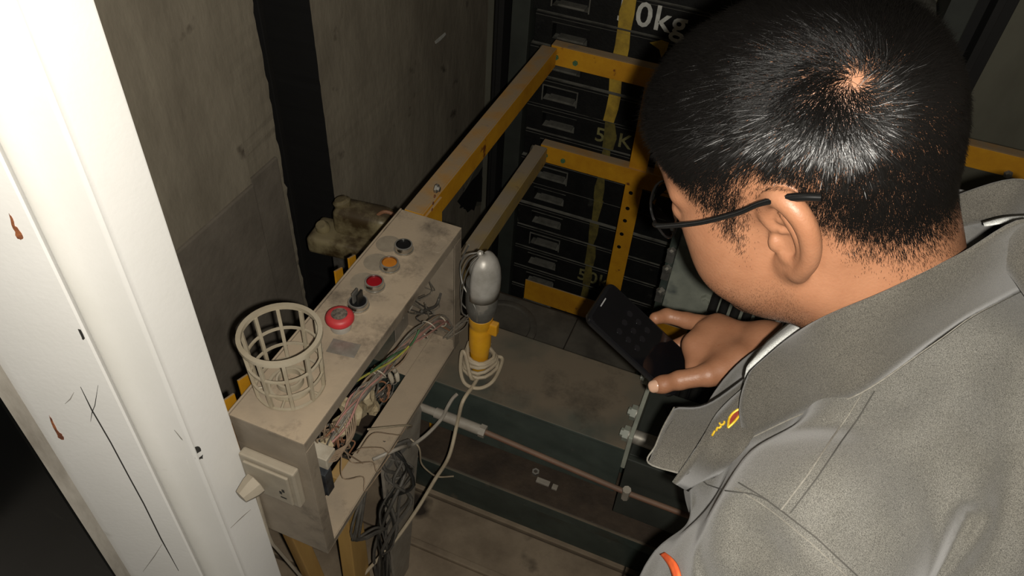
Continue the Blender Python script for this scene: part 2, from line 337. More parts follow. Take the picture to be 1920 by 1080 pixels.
# ------------------------------------------------------------------ crosshead beam of the car frame
bt = thing('crosshead_beam', (-.2, .915, FZ), 'dark green steel crosshead beam, dusty brown on top, under the hand lamp', 'beam')
box('top_flange', -.72, -.047, .826, 1.004, .402, .410, 'green_steel', bt, bevel=.002)
box('web', -.72, -.047, .828, .840, .268, .402, 'green_steel', bt, bevel=.001)
box('web', -.72, -.047, .990, 1.002, FZ+.02, .402, 'green_steel', bt, bevel=.001)
box('lower_ledge', -.72, .95, .848, .990, .078, .100, 'brown_grime', bt, bevel=.002)
box('ledge_face', -.72, .95, .842, .8478, .074, .102, 'green_steel', bt, bevel=.0015)
box('ledge_foot', -.72, .95, .900, .910, FZ, .078, 'green_steel', bt, bevel=.001)
ep = box('end_plate', -.047, -.039, .822, 1.014, .36, .452, 'green_grey_steel', bt, bevel=.002)
for y in (.985, .895, .845):
    lathe('bolt', [(.0140, 0), (.0140, .012), (.008, .0121), (.008, .017), (.006, .018)], (-.047, y, .431), 'green_grey_steel', ep, axis=(-1, 0, 0), n=6)
    lathe('washer', [(.0155, 0), (.0155, .002)], (-.047, y, .431), 'bolt_dull', ep, axis=(-1, 0, 0), n=20)
box('side_bracket', -.039, .95, .83, .842, .20, .380, 'dark_green_upright', bt, bevel=.002)
box('side_bracket', -.039, .95, .842, 1.01, .360, .380, 'dark_green_upright', bt, bevel=.002)
tube('cross_pin', [(-.039, .845, .431), (.10, .845, .431)], .013, 'bolt_dull', bt, n=16)
lathe('rim_hole', [(.020, 0), (.020, .004), (.014, .004), (.014, 0)], onz(1270, 772, .3805), 'black_plastic', bt, n=20)
# loose bits lying on the ledge
n_ = onz(1004, 887, .1002)
lathe('hex_ring', [(.0045, 0), (.0085, 0), (.0085, .007), (.0045, .007), (.0045, 0)], n_, 'zinc', tag(empty('loose_nut', n_), 'small loose hexagon nut lying below the green beam', 'nut'), n=6, cap=False)
for i, (px, py, l) in enumerate(((1018, 905, .03), (1040, 915, .012))):
    a = onz(px, py, .1002)
    tag(box('metal_scrap', a.x-l/2, a.x+l/2, a.y-.006, a.y+.006, .1003, .106, 'fitting_grey', bevel=.001), ['small flat metal scrap lying beside the loose nut', 'tiny chip of metal right of the flat scrap'][i], 'scrap')
# conduit along the front of the beam
cd = thing('conduit', (-.2, .80, .30), 'thin rust brown conduit with pale grey coupling running before the green beam', 'conduit')
A = ony(770, 755, .800); B = ony(905, 808, .800); C = ony(1178, 925, .812)
tube('pipe', [B, B.lerp(C, .5), C, C+Vector((.2, 0, .0))], .0055, 'conduit_rust', cd, n=10)
tube('coupling', [A.lerp(B, .35), B], .0105, 'fitting_grey', cd, n=12)
tube('pipe', [A+Vector((-.1, 0, .0)), A.lerp(B, .35)], .008, 'fitting_grey', cd, n=10)
lathe('coupling_nut', [(.0125, 0), (.0125, .012)], B-Vector((.006, 0, 0)), 'fitting_grey', cd, axis=(1, 0, -.05), n=6)
tube('clip', [C+Vector((-.004, .0, -.016)), C+Vector((-.004, -.004, .016))], .008, 'fitting_grey', cd, n=8)
# ------------------------------------------------------------------ yellow guard rail round the car roof
gr = thing('guard_rail', (-.3, 1.48, 0), 'yellow angle iron guard rail with two bars around the car roof', 'guard rail')
def angle_y(name, x, y0, y1, zt, h, m, fl=.03):   # leg faces +x, flange on top to -x
    bm = bmesh.new(); abox(bm, x-.004, x, y0, y1, zt-h, zt); abox(bm, x-fl, x-.0041, y0, y1, zt-.004, zt); return fin(name, bm, m, gr, bevel=.0008)
def angle_x(name, y, x0, x1, zt, h, m, fl=.03):
    bm = bmesh.new(); abox(bm, x0, x1, y, y+.004, zt-h, zt); abox(bm, x0, x1, y+.0041, y+fl, zt-.004, zt); return fin(name, bm, m, gr, bevel=.0008)
angle_y('top_bar', -.484, .9205, 1.604, .718, .046, 'yellow_steel', fl=.036)
angle_y('middle_bar', -.482, .9205, 1.604, .446, .046, 'yellow_steel_dusty', fl=.034)
YR = 1.610
tb = angle_x('top_bar', YR, -.500, 1.03, .720, .048, 'yellow_steel')
mb = angle_x('middle_bar', YR, -.502, -.163, .447, .050, 'yellow_steel')
toe = box('toe_board', -.509, 1.03, YR+.0005, YR+.0045, FZ+.004, -.034, 'yellow_steel', gr, bevel=.001)
p1 = box('post', -.269, -.2237, YR+.005, YR+.009, FZ-.01, .715, 'yellow_steel', gr, bevel=.0008)
p2 = box('post', -.206, -.161, YR+.005, YR+.009, .396, .715, 'yellow_steel', gr, bevel=.0008)
p3 = prism('post', [(-.4838, .9205, FZ), (-.4838, .968, FZ), (-.4838, .985, .7135), (-.4838, .9205, .7135)], (.0045, 0, 0), 'yellow_steel', gr, bevel=.0008)
box('post', .22, .26, YR+.005, YR+.009, FZ-.01, .715, 'yellow_steel', gr, bevel=.0008)
def bolt(c, ax, par, r=.0065, m='zinc'): lathe('bolt', [(r, 0), (r, .004), (r*.6, .0041), (r*.6, .008)], c, m, par, axis=ax, n=6)
for px, py in ((1043, 107), (1079, 118)): bolt(ony(px, py, YR), (0, -1, 0), tb, m='wire_green')
for px, py in ((1023, 291), (1056, 301)): bolt(ony(px, py, YR), (0, -1, 0), mb, m='wire_green')
for px, py in ((1180, 361), (1174, 390), (1169, 413), (1163, 438), (1158, 462)):
    lathe('bolt_hole', [(.0056, 0), (.0056, .0006)], ony(px, py, YR+.005)+Vector((.004, .0, 0)), 'cap_black', p1, axis=(0, -1, 0), n=14)
bolt(onx(817, 353, -.4793), (1, 0, 0), p3, r=.008)
for px, py in ((815, 368), (812, 381), (810, 393)):
    lathe('bolt_hole', [(.003, 0), (.003, .0006)], onx(px, py, -.4793), 'rust', p3, axis=(1, 0, 0), n=12)
bolt(ony(1890, 326, YR), (0, -1, 0), tb, r=.009)
for z in (.700, .426): lathe('joint_wrap', [(.013, -.018), (.015, 0), (.013, .018)], (-.508, 1.606, z), 'wire_grey', gr, axis=(1, .4, -.3), n=10)
# tabs of yellow sheet behind the control box
for i, (px, py) in enumerate(((635, 512), (660, 488), (430, 752), (457, 715))):
    q = onx(px, py, -.535)
    o = prism('steel_tab', [q+Vector((0, -.010, -.26)), q+Vector((0, .012, -.26)), q+Vector((0, .012, .002)), q+Vector((0, -.008, .010))], (-.003, 0, 0), 'yellow_steel', bevel=.0005)
    tag(o, ['thin yellow steel tab behind the box beside the red push button', 'yellow steel tab behind the box beside the amber push button', 'yellow steel tab at the near corner of the box by the jamb', 'small yellow steel tab behind the round plastic cage'][i], 'bracket', 'yellow tabs behind the control box')
# ------------------------------------------------------------------ counterweight
cf = thing('counterweight_cradle', (-.16, 1.82, -1.0), 'dark green steel frame holding the black counterweight blocks', 'frame')
box('upright', -.658, -.610, 1.755, 1.90, -1.0, 3.0, 'dark_green_upright', cf, bevel=.002)
box('upright', .284, .332, 1.755, 1.90, -1.0, 3.0, 'dark_green_upright', cf, bevel=.002)
for x, s in ((-.704, 'leftmost dark steel guide rail beside the counterweight'), (.382, 'dark steel guide rail right of the counterweight')):
    g = thing('guide_rail', (x, 1.84, -1.0), s, 'rail')
    box('rail_head', x-.008, x+.008, 1.80, 1.87, -1.0, 3.0, 'pit_black', g); box('rail_flange', x-.045, x+.045, 1.87, 1.88, -1.0, 3.0, 'pit_black', g)
g = thing('guide_rail', (-1.03, 1.185, -1.0), 'black steel guide rail inside the wall slot', 'rail')
box('rail_head', -1.02, -.965, 1.178, 1.192, -1.0, 3.0, 'pit_black', g); box('rail_flange', -1.03, -1.02, 1.14, 1.23, -1.0, 3.0, 'pit_black', g)
ZT, TH, YB = .888, .08544, 1.773
ordn = ['topmost', 'second', 'third', 'fourth', 'fifth', 'sixth', 'seventh', 'eighth', 'ninth', 'tenth', 'eleventh', 'twelfth', 'thirteenth', 'fourteenth']
rot_front = Matrix.Rotation(math.radians(90), 4, 'X')
for k in range(14):
    z1 = ZT-k*TH; z0 = z1-TH
    rnd = random.Random(k); jx = rnd.uniform(-.005, .004); jy = rnd.uniform(-.004, .006)
    extra = {1: ', marked with large white 50kg', 5: ', marked with faint olive 50K', 11: ', marked with faint 50kg'}.get(k, '')
    b = thing('counterweight_block', (-.16, 1.84, z0), ordn[k]+' black cast iron counterweight block in the stack'+extra, 'weight', 'counterweight blocks')
    x0, x1, y0 = -.605+jx, .279, YB+jy
    zA, zB = z0+.002, z1-.004
    # body with two hand pockets left open
    bm = bmesh.new()
    for xa, xb, ya, yb, za, zb in ((x0, x1, y0+.03, y0+.12, zA, zB), (x0, x0+.048, y0, y0+.0301, zA, zB), (x0+.142, x1-.142, y0, y0+.0301, zA, zB), (x1-.048, x1, y0, y0+.0301, zA, zB),
                                   (x0+.048, x0+.142, y0, y0+.0301, zB-.020, zB), (x0+.048, x0+.142, y0, y0+.0301, zA, zA+.018), (x1-.142, x1-.048, y0, y0+.0301, zB-.020, zB), (x1-.142, x1-.048, y0, y0+.0301, zA, zA+.018)):
        abox(bm, xa, xb, ya, yb, za, zb)
    body = fin('body', bm, 'iron_block', b, bevel=.0)
    # dusty chamfered lip along the top arris
    prism('worn_lip', [(x0, y0-.001, zB-.007), (x0, y0+.010, zB+.001), (x0, y0+.010, zB-.007)], (x1-x0, 0, 0), 'block_edge', b)
    for xs in (x0+.095, x1-.095):
        bm = bmesh.new(); u, v = .050, .023
        cz = (zB-.020+zA+.018)/2
        abox(bm, xs-u, xs+u, y0-.003, y0+.001, cz+v-.0025, cz+v); abox(bm, xs+u-.003, xs+u, y0-.003, y0+.001, cz-v, cz+v-.0026); abox(bm, xs-u, xs-u+.003, y0-.003, y0+.001, cz-v, cz+v-.0026)
        fin('pocket_rim', bm, 'block_edge' if k % 3 == 1 else 'iron_block', b)
        box('pocket_ledge', xs-.034, xs+.036, y0+.002, y0+.03, zA+.018, zA+.0185+.004, 'block_edge', b, bevel=.001)
    sw = .015 if k < 6 else .011; sx = -.373+.0013*k+rnd.uniform(-.002, .002)
    yp = y0-.0019 if k in (1, 5, 11) else y0-.0007
    prism('paint_stripe', [(sx-sw+rnd.uniform(-.004, .003), yp, zA), (sx+sw+rnd.uniform(-.004, .006), yp, zA), (sx+sw+rnd.uniform(-.002, .008), yp, (zA+zB)/2), (sx+sw+rnd.uniform(-.004, .004), yp, zB), (sx-sw+rnd.uniform(-.004, .003), yp, zB), (sx-sw+rnd.uniform(-.006, .002), yp, (zA+zB)/2)],
          (0, y0+.0002-yp, 0), 'paint_yellow' if k < 5 else 'paint_yellow_faint', b)
    if k == 2:
        prism('paint_arrow', [ony(px, py, y0-.0007) for px, py in ((1218, 80), (1240, 75), (1254, 80), (1250, 95), (1240, 108), (1236, 93))], (0, .0009, 0), 'paint_yellow', b)
    if k == 1: text_mesh('lettering', '50kg', .084, Vector((-.396, y0-.0009, zA+.016)), rot_front, 'paint_white', b, off=.0012)
    if k == 5: text_mesh('lettering', '50K', .060, Vector((-.404, y0-.0009, zA+.016)), rot_front, 'paint_olive', b, off=.0006)
    if k == 11: text_mesh('lettering', '50kg', .065, Vector((-.391, y0-.0009, zA+.016)), rot_front, 'paint_olive', b, off=.0006)
# ------------------------------------------------------------------ grey green plate with the black ropes in front of it
bp = thing('bracket_plate', (.05, 1.25, .2), 'pale grey green steel plate bolted behind the ropes and the phone', 'plate')
box('plate', -.078, .22, 1.250, 1.258, .37, .74, 'green_grey_steel', bp, bevel=.002)
ea = box('edge_angle', -.094, -.0785, 1.244, 1.262, FZ, .75, 'green_steel', bp, bevel=.002)
for px, py in ((1253, 503), (1241, 545), (1262, 470)):
    q = ony(px, py, 1.244); lathe('bolt', [(.010, 0), (.010, .008), (.006, .0081), (.006, .014)], q, 'zinc', ea, axis=(-.4, -1, 0), n=6)
    box('clip_plate', q.x-.010, q.x+.006, 1.238, 1.2435, q.z-.030, q.z-.004, 'zinc', ea, bevel=.001)
q = ony(1325, 560, 1.25)
lathe('bolt', [(.012, 0), (.012, .009), (.007, .0091), (.007, .014)], (q.x, 1.25, q.z), 'green_grey_steel', bp, axis=(0, -1, 0), n=6)
box('lower_angle', -.01, .22, 1.225, 1.249, FZ, .372, 'pit_black', bp, bevel=.002)
for k, px in enumerate((1349, 1368, 1390, 1412, 1434)):
    q = ony(px, 540+8*k, 1.19); bm = bmesh.new()
    pts = [Vector((q.x, 1.19, z)) for z in np.linspace(FZ, 2.6, 60)]
    atube(bm, pts, .0085, 10)
    tag(fin('suspension_rope', bm, 'rope_black', smooth=True), ['leftmost', 'second from left', 'middle', 'fourth from left', 'rightmost'][k]+' of the five black ropes before the grey green plate', 'rope', 'black ropes before the plate')
# ================================================================== control box on the car roof
X0, X1, Y0, Y1, ZB, ZTOP = -.523, -.411, .442, .918, .430, .718
cb = thing('control_box', ((X0+X1)/2, (Y0+Y1)/2, ZB), 'dusty beige steel inspection control box with open front full of wires', 'control box')
def case():
    bm = bmesh.new(); t = .0016
    abox(bm, X0, X1, Y0, Y1, ZTOP-t, ZTOP)                                  # top
    abox(bm, X0, X1-.0, Y0, Y0+t, ZB, ZTOP-t)                               # near end
    abox(bm, X0, X1-.0, Y1-t, Y1, ZB, ZTOP-t)                               # far end
    abox(bm, X1-.056, X1, Y0+t, Y1-t, ZB, ZB+t); abox(bm, X0, X1-.0562, Y0+t, .49, ZB, ZB+t); abox(bm, X0, X1-.0562, .80, Y1-t, ZB, ZB+t)                                  # bottom
    return fin('case', bm, 'box_paint', cb, bevel=.0006)
cs = case()
box('back_panel', X0, X0+.0016, Y0+.0017, Y1-.0017, ZB+.062, ZTOP-.0017, 'box_inside', cb, bevel=0)
for a, b in ((Y0+.0017, .47), (.865, Y1-.0017)): box('back_panel', X0, X0+.0016, a, b, ZB+.0017, ZB+.0615, 'box_inside', cb, bevel=0)
# turned lips round the open front
bm = bmesh.new(); abox(bm, X1-.0016, X1, Y0+.0017, Y1-.0017, ZTOP-.020, ZTOP-.0017); fin('front_lip', bm, 'box_paint', cb, bevel=.0004)
bm = bmesh.new(); abox(bm, X1-.0016, X1, Y0+.0017, Y0+.020, ZB+.0017, ZTOP-.0205); fin('front_lip', bm, 'box_paint', cb, bevel=.0004)
bm = bmesh.new(); abox(bm, X1-.0016, X1, Y1-.026, Y1-.0017, ZB+.0017, ZTOP-.0205); fin('front_lip', bm, 'box_paint', cb, bevel=.0004)
bm = bmesh.new(); abox(bm, X1-.0016, X1+.0, Y0+.0205, Y1-.0265, ZB+.0017, ZB+.012); fin('front_lip', bm, 'box_paint', cb, bevel=.0004)
# raised rear hem along the top
box('rear_hem', X0-.0035, X0-.0002, Y0, Y1, ZTOP-.02, ZTOP+.0022, 'box_paint', cb, bevel=.0012)
mk = [Vector((-.424, .861, ZTOP))+Matrix.Rotation(math.radians(-4), 3, 'Z') @ Vector((.0085*math.copysign(abs(math.cos(t))**.4, math.cos(t)), .017*math.copysign(abs(math.sin(t))**.4, math.sin(t)), .0002)) for t in np.linspace(0, 2*math.pi, 33)]
tube('embossed_mark', mk, .0007, 'box_paint', cb, n=5)
# push buttons
def ringed(y, capm, label):
    b = lathe('push_button', [(.0162, 0), (.0162, .003), (.0150, .0024), (.0150, .010), (.0142, .0122), (.0122, .0125), (.0118, .0105), (.0118, .004)], (-.4715, y, ZTOP), 'chrome', cb, n=32)
    b['label'] = label
    lathe('button_cap', [(.0116, 0), (.0116, .0085), (.0105, .0098), (.0, .0102)], (-.4715, y, ZTOP+.0012), capm, b, n=28, cap=False)
    return b
ringed(.826, 'cap_black', 'black push button in chrome ring'); ringed(.779, 'cap_amber', 'amber push button in chrome ring'); ringed(.731, 'cap_red', 'dark red push button in chrome ring')
ks = lathe('selector_switch', [(.0165, 0), (.0165, .003), (.0155, .0024), (.0155, .009), (.0142, .0112), (.0128, .0112), (.0122, .0095), (.0, .0095)], (-.4725, .684, ZTOP), 'chrome', cb, n=32, cap=False); ks['label'] = 'black rotary selector in chrome ring'
lathe('selector_disc', [(.0121, 0), (.0121, .0098), (.0, .0100)], (-.4725, .684, ZTOP), 'cap_black', ks, n=28, cap=False)
for dx in (-.0038, .0038):
    box('selector_blade', -.4725+dx-.0014, -.4725+dx+.0014, .6765, .6915, ZTOP+.0100, ZTOP+.030, 'black_plastic' if dx > 0 else 'rubber_grey', ks, bevel=.0006)
mu = lathe('stop_button', [(.0150, 0), (.0155, .004), (.0150, .010), (.0115, .011), (.0115, .016)], (-.4735, .636, ZTOP), 'aluminium', cb, n=32); mu['label'] = 'red mushroom stop button with worn grey centre'
lathe('mushroom_head', [(.0185, .0), (.0205, .003), (.0208, .006), (.0195, .0105), (.0165, .0130), (.0120, .0138), (.0118, .0134), (.0, .0134)], (-.4735, .636, ZTOP+.0145), 'mushroom_red', mu, n=36, cap=False)
lathe('centre_disc', [(.0117, 0), (.0117, .0004), (.0102, .0004), (.0100, .0009), (.0, .0011)], (-.4735, .636, ZTOP+.0279), 'worn_disc', mu, n=28, cap=False)
c = Vector((-.449, .602, ZTOP)); rz = Matrix.Rotation(math.radians(8), 4, 'Z')
prism('name_plate', [c+rz @ Vector(v) for v in ((-.021, -.013, 0), (.021, -.013, 0), (.021, .013, 0), (-.021, .013, 0))], (0, 0, .0010), 'name_plate', cb, bevel=.0003)
for k, y in enumerate((.826, .779, .731)):          # pale ring marks left by old label discs
    lathe('ring_mark', [(.0205, 0), (.0205, .0003)], (-.5005+.004*k, y+.002, ZTOP), 'worn_mark', cb, n=28)
# socket on the near end
sk = box('socket', -.514, -.428, Y0-.014, Y0-.0001, .572, .654, 'socket_plastic', cb, bevel=.003); sk['label'] = 'white surface mounted mains socket'
box('socket_face', -.506, -.436, Y0-.0185, Y0-.0141, .580, .646, 'socket_plastic', sk, bevel=.002)
for dx, dz, ww, hh in ((-.452, .605, .0018, .006), (-.447, .612, .0018, .006), (-.449, .594, .0045, .0018)):
    box('socket_hole', dx-ww, dx+ww, Y0-.0192, Y0-.0183, dz-hh/2, dz+hh/2, 'cap_black', sk, bevel=0)
pl = thing('power_plug', (-.487, Y0-.03, .60), 'pale plastic plug pushed into the socket beside the jamb', 'plug')
pb = lathe('plug_body', [(.004, .028), (.0105, .027), (.013, .020), (.0165, .010), (.0175, .001), (.0165, .0)], (-.490, Y0-.0188, .606), 'socket_plastic', pl, axis=(-.3, -1, -.15), n=8)
tube('plug_cable', smooth_path([(-.499, Y0-.040, .600), (-.509, Y0-.022, .586), (-.5155, Y0-.0040, .560), (-.5165, Y0-.0036, .50), (-.517, Y0-.0036, .40), (-.515, Y0+.01, .32), (-.50, .53, FZ+.012)]), .0030, 'socket_plastic', pl)
# posts carrying the box, tape and cables under it
sp_ = thing('support_post', (-.46, .60, FZ), 'flat yellow brown post under the control box', 'post')
prism('post', [(-.455, .535, FZ), (-.455, .590, FZ), (-.455, .600, .4298), (-.455, .560, .4298)], (-.028, 0, 0), 'wood_yellow', sp_, bevel=.002)
prism('post', [(-.50, .51, FZ), (-.50, .54, FZ), (-.50, .49, .4298), (-.50, .46, .4298)], (-.02, 0, 0), 'wood_yellow', sp_, bevel=.002)
tag(prism('back_board', [(-.43, .64, FZ), (-.43, .70, FZ), (-.43, .79, .36), (-.43, .77, .429), (-.43, .64, .429)], (-.006, 0, 0), 'fitting_grey', bevel=.001), 'dull grey sheet hanging below the far half of the box', 'panel')
dk = thing('cable_loom', (-.43, .66, FZ), 'dark tangled cable loom hanging under the box front', 'cables')
rnd = random.Random(11)
for k in range(11):
    j = lambda s: Vector((rnd.gauss(0, s), rnd.gauss(0, s), rnd.gauss(0, s)))
    pts = [Vector((-.425, .655, .425))+j(.006), Vector((-.415, .655, .385))+j(.016), Vector((-.412, .650, .345))+j(.018), Vector((-.416, .640, .29))+j(.014), Vector((-.42, .618, .20))+j(.010), Vector((-.425, .60, .10))+j(.008), Vector((-.43, .59, FZ+.012))+j(.002)]
    tube('wire', smooth_path(pts, 5), rnd.choice((.0018, .0026, .0034)), rnd.choice(('wire_dark', 'black_plastic', 'wire_dark', 'black_plastic')), dk, n=6)
for k in range(4):
    pts = [Vector((-.43, .62+.006*k, .428)), Vector((-.424, .58, .40)), Vector((-.43, .555-.004*k, .33)), Vector((-.435, .55, .27)), Vector((-.428, .59, .24)), Vector((-.42, .615, .21))]
    tube('wire', smooth_path([p+Vector((rnd.gauss(0, .004), rnd.gauss(0, .006), rnd.gauss(0, .008))) if 0 < i < 5 else p for i, p in enumerate(pts)], 5), .0024, 'wire_dark', dk, n=6)
# ---------------- wires inside the box
XW = -.462
def bx_(px, py, X=XW):
    q = onx(px, py, X); q.y = min(max(q.y, Y0+.008), Y1-.006); q.z = min(max(q.z, ZB+.006), ZTOP-.006); return q
rnd = random.Random(5)
def wirepath(pix, X, jit, exact_last=False):
    P = []
    for i, (a, b) in enumerate(pix):
        xx = X(i/(len(pix)-1)) if callable(X) else X
        q = bx_(a, b, xx); P.append(q+Vector((rnd.gauss(0, jit), rnd.gauss(0, jit), rnd.gauss(0, jit))))
    for q in P: q.x = max(X0+.004, q.x)
    return smooth_path(P, 5)
main = [(605, 850), (640, 790), (672, 745), (705, 705), (745, 668), (785, 625), (822, 603), (860, 596)]
cols = ['wire_grey']*13+['wire_tan']*6+['wire_pink']*4+['wire_dark']*2+['wire_copper']*2
for k, c in enumerate(cols):
    cut = rnd.randint(0, 3); tube('wire', wirepath(main[cut:], lambda t: -.450+.022*t, .0052), rnd.choice((.0014, .0017, .0020)), c, cb, n=6)
for k in range(6):                                   # loop out to the lamp side
    a = bx_(860, 596, -.428)
    b = at(884, 598, 1.385)
    P = [a+Vector((rnd.gauss(0, .004), -.02, rnd.gauss(0, .005))), a.lerp(b, .5)+Vector((rnd.gauss(0, .004), 0, rnd.gauss(0, .006)+.004)), b+Vector((rnd.gauss(0, .005), 0, rnd.gauss(0, .005)))]
    tube('wire', smooth_path(P, 5), .0013, 'wire_grey', cb, n=6)
tube('wire', wirepath([(690, 700), (735, 668), (760, 655), (775, 640), (785, 620)], -.425, .001), .0017, 'wire_green', cb, n=6)
tube('wire', wirepath([(650, 730), (690, 703), (730, 680), (755, 660), (765, 650)], -.423, .001), .0017, 'wire_yellow', cb, n=6)
for i, (px, py) in enumerate(((825, 602), (804, 610), (790, 628), (710, 700))):   # cable ties
    q = bx_(px, py, -.436+.003*(i < 2)); r_ = .0125
    tan = Vector((.05, .75, .25 if i else 0)).normalized(); u = tan.orthogonal().normalized(); v = tan.cross(u)
    tube('cable_tie', [q+(u*math.cos(a)+v*math.sin(a))*r_ for a in np.linspace(0, 6.3, 18)], .0012, 'terminal_white', cb, n=5)
for k in range(13):                                  # loose dark wires under the lid, far half
    s = (rnd.uniform(755, 835), rnd.uniform(535, 595))
    pix = [s]+[(s[0]+rnd.gauss(0, 22), s[1]+rnd.gauss(0, 20)) for _ in range(3)]
    tube('wire', wirepath(pix, lambda t: -.470+.02*t, .003), .0012, rnd.choice(('wire_dark', 'wire_grey', 'wire_grey')), cb, n=5)
tube('wire', wirepath([(790, 585), (815, 575), (825, 560), (833, 545), (836, 535)], -.45, .001), .0028, 'wire_dark', cb, n=6)
for k in range(12):                                  # brown curls in the near half
    s = (rnd.uniform(600, 660), rnd.uniform(800, 860))
    pix = [s]+[(s[0]+rnd.uniform(-14, 24)*(i+1)/2, s[1]+rnd.uniform(-22, 24)) for i in range(4)]
    tube('wire', wirepath(pix, lambda t: -.468+.024*t, .003), .0013, rnd.choice(('wire_copper', 'wire_tan', 'wire_tan', 'wire_dark')), cb, n=5)
for k in range(4):                                   # thin wires drooping over the bottom lip
    P = [bx_(640+10*k, 850, -.45), Vector((-.43, .53+.03*k, .50)), Vector((-.415, .56+.03*k, .47)), Vector((-.408, .55+.04*k, .447)), Vector((-.407, .60+.03*k, .436+.004*k))]
    tube('wire', smooth_path(P, 6), .0009, 'wire_tan', cb, n=5)
for k in range(14):                                  # loops by the back panel
    s = (rnd.uniform(650, 745), rnd.uniform(690, 790)); P = []
    q = bx_(*s, -.488); R_ = rnd.uniform(.010, .024); ph = rnd.uniform(0, 6)
    P = [q+Vector((.012*math.sin(a*.7), R_*math.cos(a+ph), R_*math.sin(a+ph))) for a in np.linspace(0, rnd.uniform(3, 5.5), 14)]
    tube('wire', P, rnd.choice((.0012, .0018)), rnd.choice(('wire_dark', 'wire_grey', 'wire_dark', 'wire_copper')), cb, n=5)
def lump(name, c, r, m, parent, seed, sq=(1, 1, 1)):
    rr = random.Random(seed); bm = bmesh.new(); bmesh.ops.create_icosphere(bm, subdivisions=2, radius=1)
    for v in bm.verts:
        k = 1+rr.gauss(0, .16); v.co = Vector((v.co.x*r*sq[0]*k, v.co.y*r*sq[1]*k, v.co.z*r*sq[2]*k))+Vector(c)
    return fin(name, bm, m, parent)
for i, (px, py, r_, s) in enumerate(((690, 748, .020, (.6, .75, 1.5)), (665, 772, .021, (.7, .9, 1.3)), (640, 800, .019, (.7, 1.2, .8)), (625, 812, .014, (.7, 1.1, .9)), (700, 765, .013, (.7, .7, 1.3)), (605, 835, .014, (.9, 1.2, .6)), (650, 760, .014, (.8, .8, 1.2)))):
    lump('taped_splice', bx_(px, py, -.462+.004*(i % 3)), r_, 'tape_cream', cb, 20+i, s)
for i, (px, py) in enumerate(((737, 690), (743, 697), (730, 700), (746, 706))):
    q = bx_(px, py, -.45); lathe('connector', [(.003, 0), (.0045, .006), (.0042, .018), (.002, .021)], q, 'terminal_white', cb, axis=(rnd.gauss(0, .3), rnd.gauss(0, .3), -1), n=8)
q = bx_(598, 862, -.44)
box('terminal_block', q.x-.018, q.x+.016, q.y-.004, q.y+.020, q.z-.012, q.z+.012, 'terminal_white', cb, bevel=.0015)
for k in range(6): tube('wire', smooth_path([q+Vector((.016, .004*k, .004)), q+Vector((.022, .015+.006*k, -.004)), q+Vector((.015, .05+.005*k, -.010)), q+Vector((.0, .07+.006*k, .0))], 5), .0012, 'wire_tan', cb, n=5)
q = bx_(600, 905, -.44); box('circuit_board', q.x-.03, q.x+.012, q.y-.001, q.y+.016, q.z-.028, q.z+.026, 'board_dark', cb, bevel=.001)
q = bx_(700, 800, -.505); box('loose_flap', q.x-.003, q.x+.001, q.y-.02, q.y+.03, ZB+.004, ZB+.05, 'wood_yellow', cb, bevel=.001)
# ---------------- round plastic cage standing on the box
cg = thing('lamp_cage', (-.4795, .515, ZTOP), 'dusty cream plastic round lamp cage standing on the control box', 'cage')
cx, cy, H = -.4795, .517, .103
def ringm(name, z, r, h, t):
    bm = bmesh.new(); alathe(bm, [(r-t, 0), (r, 0), (r+.0002, h*.5), (r, h), (r-t, h), (r-t, 0)], (cx, cy, z), n=48, cap=False); return fin(name, bm, 'cage_plastic', cg, smooth=True, bevel=0)
Rf = lambda z: .0465+.0045*z/H
ringm('top_ring', ZTOP+H-.0065, Rf(H)+.0022, .0065, .0060)
for z in (.002, .030, .060): ringm('hoop', ZTOP+z, Rf(z), .0030, .0030)
for k in range(10):
    a = 2*math.pi*k/10+.35; d = Vector((math.cos(a), math.sin(a), 0)); s = Vector((-d.y, d.x, 0)); bm = bmesh.new()
    V = []
    for z in (.002, H-.006):
        for rr_, ss in ((Rf(z)-.0042, -.0024), (Rf(z)+.0006, -.0024), (Rf(z)+.0006, .0024), (Rf(z)-.0042, .0024)): V.append(bm.verts.new(Vector((cx, cy, ZTOP+z))+d*rr_+s*ss))
    for f in ((0, 1, 2, 3), (7, 6, 5, 4), (0, 4, 5, 1), (1, 5, 6, 2), (2, 6, 7, 3), (3, 7, 4, 0)): bm.faces.new([V[i] for i in f])
    fin('rib', bm, 'cage_plastic', cg, bevel=.0008)
ringm('base_ring', ZTOP+.0003, .030, .004, .004)
ringm('base_ring', ZTOP+.0045, .018, .010, .003)
for k in range(5):
    a = 2*math.pi*k/5; d = Vector((math.cos(a), math.sin(a), 0)); tube('base_spoke', [Vector((cx, cy, ZTOP+.0022))+d*.028, Vector((cx, cy, ZTOP+.0022))+d*.044], .0019, 'cage_plastic', cg, n=6)
# ---------------- hand lamp standing on the beam
hl = thing('hand_lamp', (-.356, .886, .410), 'yellow handled inspection lamp with dull metal hood standing on the green beam', 'lamp')
lx, ly = -.356, .886
hd = lathe('handle', [(.013, .4105-.41), (.0165, .02), (.0168, .035), (.0185, .06), (.0185, .070), (.0205, .072), (.0205, .118), (.0195, .121), (.0195, .128), (.0215, .132), (.0222, .150), (.020, .152)], (lx, ly, .41), 'lamp_yellow', hl, n=24)
box('switch_lug', lx+.014, lx+.034, ly-.008, ly+.006, .525, .552, 'lamp_yellow', hl, bevel=.003)
lathe('lamp_socket', [(.018, .148), (.0215, .150), (.0265, .165), (.0285, .180), (.0290, .215), (.0285, .232), (.024, .236)], (lx, ly, .41), 'rubber_grey', hl, n=24)
